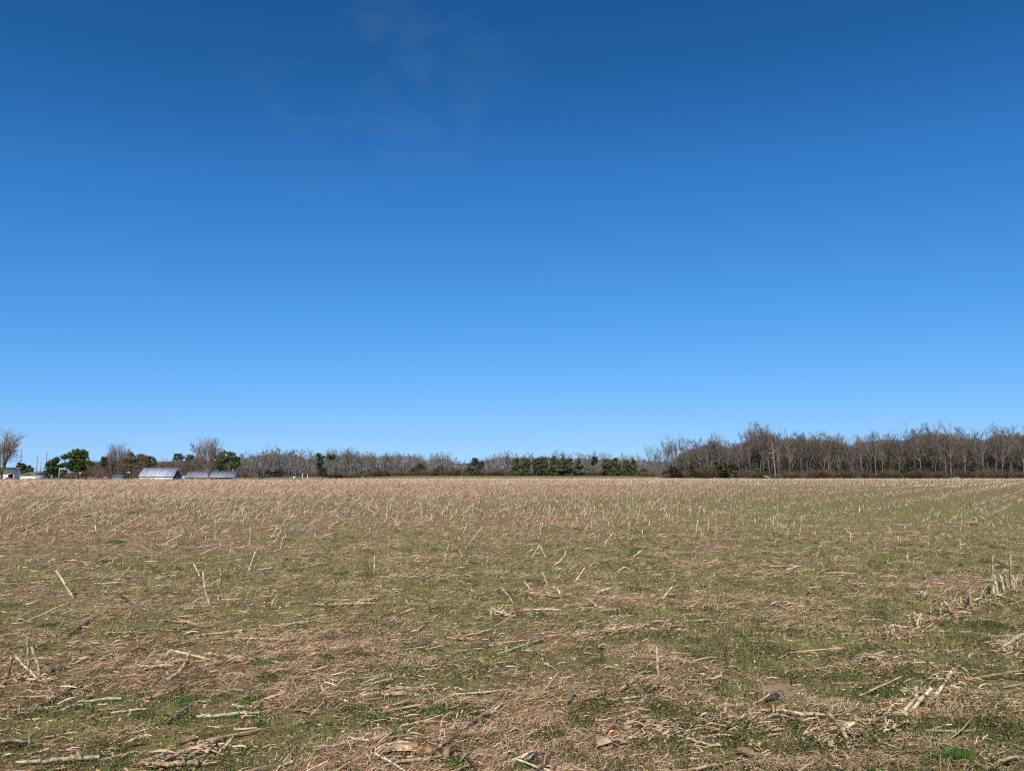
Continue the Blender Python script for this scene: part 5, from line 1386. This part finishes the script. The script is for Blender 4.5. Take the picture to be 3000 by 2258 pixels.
def residue():
    g = np.random.default_rng(39); out = MB()
    lines = [([(3000, 1700), (2905, 1757), (2800, 1800), (2700, 1840), (2600, 1872)], 330, .09), ([(2800, 1968), (2700, 2048), (2640, 2094), (2500, 2150), (2420, 2178)], 420, .09), ([(1900, 1840), (1690, 1870)], 130, .07),
             ([(1340, 1690), (1160, 1690)], 130, .12), ([(1950, 1820), (1990, 1850)], 90, .08), ([(800, 2065), (1240, 2030)], 260, .08), ([(420, 1955), (740, 1942)], 120, .06), ([(2540, 1930), (2640, 1945)], 120, .08), ([(20, 1990), (140, 2010)], 110, .08),
             ([(930, 1775), (1110, 1770)], 110, .08), ([(1540, 1740), (1640, 1750)], 90, .1), ([(1450, 1800), (1520, 1800)], 80, .07), ([(2200, 1690), (2360, 1670)], 120, .12), ([(1720, 1790), (1800, 1790)], 80, .07), ([(2290, 1770), (2400, 1790)], 90, .1),
             ([(100, 1560), (500, 1570)], 160, .3), ([(150, 1640), (330, 1660)], 90, .15), ([(330, 1990), (60, 2100)], 150, .12), ([(1120, 2210), (1420, 2120)], 160, .09), ([(420, 2250), (660, 2190)], 120, .08), ([(2990, 1880), (2920, 1910)], 110, .07), ([(500, 1780), (640, 1770)], 80, .08), ([(1800, 2160), (2250, 2120)], 200, .16)]
    for pts, n, sg in lines:
        n = int(n * 1.9)
        W_ = np.array([tuple(G(*p)) for p in pts]); t = g.random(n) * (len(pts) - 1); i = np.minimum(t.astype(int), len(pts) - 2); f = (t - i)[:, None]
        b = W_[i] * (1 - f) + W_[i + 1] * f; dv = norm(W_[i + 1] - W_[i])
        b[:, :2] += g.normal(0, sg, (n, 2)); b[:, 2] = H(b[:, 0], b[:, 1]) + np.abs(g.normal(0, .02, n)) + .004
        k = np.maximum(1, (b[:, 1] / 6) ** .6)
        th = np.arctan2(dv[:, 1], dv[:, 0]) * (g.random(n) < .5) + g.normal(.1, .6, n); el_ = g.normal(.1, .25, n)
        d = np.stack([np.cos(th) * np.cos(el_), np.sin(th) * np.cos(el_), np.sin(el_)], 1); sd = norm(np.stack([-np.sin(th), np.cos(th), g.normal(0, .5, n)], 1))
        L = g.uniform(.04, .15, n) * k ** .5; tt = np.array([-.5, -.2, .15, .5])
        P = b[:, None] + d[:, None] * (L[:, None] * tt)[..., None] + np.array([0, 0, 1.]) * (g.uniform(0, .015, n)[:, None] * np.cos(tt * 3))[..., None] + g.normal(0, .003, (n, 4, 3))
        w = (g.uniform(.004, .017, n) * k)[:, None] * np.array([[.5, 1, .85, .2]])
        V, F = ribbons(P, sd, w); out.add(V, F, np.repeat(pal(n, [(1.2, .64, .47, .31), (2, .55, .38, .235), (1, .40, .28, .18), (.6, .22, .15, .095), (.2, .5, .25, .11)], .2, g), 8, 0))
    kin(out.obj('crop_residue', M_STRAW), 'stuff')
residue()
def margin():
    g = np.random.default_rng(53); n = 15000
    az_ = g.uniform(-.75, .75, n); y = 200 + 0 * az_; y = far_edge(az_ * 250, np.full(n, 250.)) + np.abs(g.normal(0, 3.2, n)) - .5
    x = az_ * y; hh = .15 + 1.1 * np.clip(fbm(x / 7, y / 3, 3, 77) - .38, 0, 1) * 2 * g.uniform(.4, 1.1, n)
    b = np.stack([x, y, base_z(x, y) - .05], 1); d = norm(np.stack([g.normal(0, .3, n), g.normal(0, .3, n), np.ones(n)], 1))
    V, F = ribbons(np.stack([b, b + d * hh[:, None]], 1), norm(np.cross(d, np.array([0, 1., 0]) + g.normal(0, .5, (n, 3)))), np.array([[.09, .03]]) * g.uniform(.6, 1.4, (n, 1)))
    kin(mk('margin_grass', V, F, M_STRAW, None, np.repeat(pal(n, [(2, .40, .29, .18), (1, .26, .2, .125), (1, .17, .17, .07)], .2, g), 4, 0)), 'stuff')
margin()
GRASSC = [(1.5, .26, .34, .09), (1, .22, .29, .08), (1, .38, .385, .135), (.5, .13, .165, .05), (1.5, .46, .37, .18)]
def green_grass():
    g = np.random.default_rng(41)
    n = 520000
    x, y, R0 = scat(n, 3.4, 60, .70, g)
    gm = green_mask(x, y) * sst(.35, .6, fbm(x / .16, y / .16, 2, 101))
    keep = g.random(n) < np.clip(gm * 1.1 + .04, 0, 1); x, y, R0 = x[keep], y[keep], R0[keep]; n = len(x)
    k = (R0 / 5) ** .6
    L = g.uniform(.025, .07, n) * k; th = g.uniform(0, 6.28, n); tl = g.uniform(.25, 1.25, n)
    d = np.stack([np.cos(th) * np.sin(tl), np.sin(th) * np.sin(tl), np.cos(tl)], 1) * L[:, None]
    b = np.stack([x, y, H(x, y) - .002], 1); sd = np.stack([-np.sin(th), np.cos(th), np.zeros(n)], 1)
    w = (g.uniform(.002, .0036, n) * k)[:, None] * .5
    V = np.stack([b - sd * w, b + sd * w, b + d], 1).reshape(-1, 3); F = np.arange(3 * n).reshape(-1, 3)
    o = mk('green_grass', V, F, M_LEAF, None, np.repeat(pal(n, GRASSC, .2, g), 3, 0)); kin(o, 'stuff')
green_grass()
WEEDC = [(2, .09, .125, .035), (1.2, .14, .19, .047), (.7, .045, .068, .025), (1, .18, .14, .065), (.5, .17, .10, .06)]
DARKW = [(2, .065, .095, .028), (1, .095, .135, .037), (.5, .035, .05, .018), (.7, .16, .11, .055)]
BRIGHT = [(2, .09, .19, .03), (1, .13, .24, .045), (.6, .06, .13, .025)]
def clump_geo(n, rad_, hgt, leaf, colr, g):
    """a low dome of small leaves on short stems"""
    a = g.uniform(0, 6.28, n); q = np.sqrt(g.random(n)) * rad_
    x = np.cos(a) * q; y = np.sin(a) * q; z = hgt * (1 - (q / rad_) ** 2 * .8) * g.uniform(.25, 1.05, n)
    C = np.stack([x, y, z], 1); nrm = norm(np.stack([x / rad_ * .9, y / rad_ * .9, np.ones(n)], 1) + g.normal(0, .45, (n, 3)))
    A = norm(np.cross(nrm, g.normal(size=(n, 3)))); B = np.cross(nrm, A); s = leaf * g.uniform(.6, 1.3, (n, 1))
    V = np.stack([C - A * s, C + B * s * .55 - nrm * s * .1, C + A * s, C - B * s * .55 - nrm * s * .1], 1).reshape(-1, 3)
    return V, np.arange(4 * n).reshape(-1, 4), np.repeat(pal(n, colr, .25, g), 4, 0)
def weeds():
    g = np.random.default_rng(43)
    n = 5200
    x, y, R0 = scat(n, 3.4, 24, .70, g)
    gm = green_mask(x, y); azz = x / y
    keep = g.random(n) < np.clip(.17 * (1 - sst(7, 11, R0)) + .06 + .85 * gm * (.55 + .6 * sst(-.1, .5, azz)) + .6 * sst(.08, .42, azz) * (1 - sst(6.5, 9, R0)), 0, 1)
    x, y, R0 = x[keep], y[keep], R0[keep]
    out = MB()
    for i in range(len(x)):
        rd_ = g.uniform(.04, .15) * (1.5 if g.random() < .15 else 1); m = int(g.uniform(50, 88) * (rd_ / .1) ** 1.3 / max(1, R0[i] / 5)) + 6
        k = max(1, (R0[i] / 6) ** .6)
        V, F, C = clump_geo(m, rd_, g.uniform(.03, .09), g.uniform(.007, .011) * k, BRIGHT if g.random() < .1 else WEEDC if g.random() < .45 else DARKW, g)
        V = V + np.array([x[i], y[i], 0]); V[:, 2] += np.repeat(H(V[::4, 0], V[::4, 1]), 4)
        out.add(V, F, C)
    o = out.obj('weed_cover', M_LEAF); kin(o, 'stuff')
weeds()
# the weeds one can point at
CL = [(385, 1505, .34, .10, 1, 'bright green weed clump deep in the left stubble'), (255, 1514, .2, .07, 1, 'small bright weed clump left of the bigger bright one'), (340, 1590, .25, .08, 1, 'dark green weed clump below the left stubble'),
      (1870, 1613, .22, .06, 1, 'bright green grass clump right of centre mid field'), (2848, 1538, .2, .08, 0, 'dark weed clump in the far right field'), (2800, 2228, .12, .09, 2, 'bright upright grass tuft at the bottom right'),
      (2522, 1965, .11, .05, 1, 'vivid green clump below the pinkish husk heap'), (735, 2062, .16, .05, 1, 'broad green weed patch beside the straw mat at lower left'), (550, 2055, .12, .04, 1, 'light green weed patch at lower left'),
      (290, 1982, .1, .06, 0, 'dark leafy weed right of the cluster at lower left'), (780, 1990, .1, .06, 0, 'dark leafy weed near the half-buried post'), (770, 1945, .1, .05, 1, 'green weed at the right end of the fat mottled stalk'),
      (140, 1838, .16, .06, 0, 'low green weed above the lower left cluster'), (1140, 1840, .16, .07, 0, 'dark bushy weed left of centre foreground'), (1690, 2125, .14, .07, 0, 'dark green weed at the bottom right of centre'),
      (1610, 2165, .15, .06, 0, 'dark weed patch near the bottom centre'), (1550, 2250, .1, .05, 1, 'bright green weed on the bottom edge'), (1340, 2240, .09, .05, 1, 'bright green weed beside the broad brown husk'), (1740, 2080, .17, .07, 0, 'dark clover-like clump right of bottom centre'),
      (2600, 2040, .15, .07, 1, 'green weed left of the lower right pair'), (2880, 2080, .2, .07, 0, 'large dark weed patch at the lower right edge'), (2900, 1900 - 60, .25, .08, 0, 'dark weed patch below the right edge row'), (2330, 2130, .1, .05, 0, 'dark weed below the cream husk'),
      (2560, 2170, .16, .07, 0, 'dark weed patch right of the silver grey stalk'), (1945, 2080, .14, .06, 0, 'dark weed below the single upright stub'), (1020, 2095, .12, .06, 0, 'dark weed left of the bottom centre straw'), (1280, 2085, .1, .05, 1, 'small green weed at bottom centre'),
      (2950, 2160, .2, .07, 0, 'dark leafy patch by the bottom right edge'), (1195, 2080, .1, .05, 1, 'round green weed above the corn cobs'), (1180, 2165, .11, .05, 1, 'grassy green clump just above the largest cob')]
for i, (px, py, rd_, hg, kd, lab) in enumerate(CL):
    g = np.random.default_rng(500 + i); q = G(px, py)
    root = empty('weed_clump', q, lab, 'weed', 'weed clumps in the field')
    k = max(1, (q.y / 6) ** .5)
    if kd == 2:
        n = 260; th = g.uniform(0, 6.28, n); tl = g.uniform(.1, .9, n); L = g.uniform(.05, .13, n); qx = g.normal(0, rd_ * .4, (n, 2))
        b = np.stack([qx[:, 0], qx[:, 1], np.zeros(n)], 1); d = np.stack([np.cos(th) * np.sin(tl), np.sin(th) * np.sin(tl), np.cos(tl)], 1) * L[:, None]
        sd = np.stack([-np.sin(th), np.cos(th), np.zeros(n)], 1) * .0022
        V = np.stack([b - sd, b + sd, b + d], 1).reshape(-1, 3); mk('blades', V, np.arange(3 * n).reshape(-1, 3), M_LEAF, root, np.repeat(pal(n, BRIGHT, .2, g), 3, 0))
    else:
        V, F, C = clump_geo(int(420 * (rd_ / .12) ** 1.4 / k), rd_, hg, .0085 * k, BRIGHT if kd == 1 else WEEDC, g)
        V[:, 2] += np.repeat(H(V[::4, 0] + q.x, V[::4, 1] + q.y), 4) - q.z
        mk('leaves', V, F, M_LEAF, root, C)
        n = 26; a = g.uniform(0, 6.28, n); e = np.stack([np.cos(a) * rd_ * .8 * g.random(n), np.sin(a) * rd_ * .8 * g.random(n), g.uniform(.4, .9, n) * hg], 1)
        P = np.stack([e * np.array([.2, .2, 0]), e * np.array([.7, .7, .6]), e], 1)
        V, F = tubes(P, np.full((n, 3), .0016 * k), 3, False); mk('stems', V, F, M_LEAF, root, np.tile(np.array([[.10, .09, .04]]), (len(V), 1)))
print('tris', sum(len(o.data.polygons) for o in S.objects if o.type == 'MESH'), 'objects', len(S.objects), 'stubs', N)
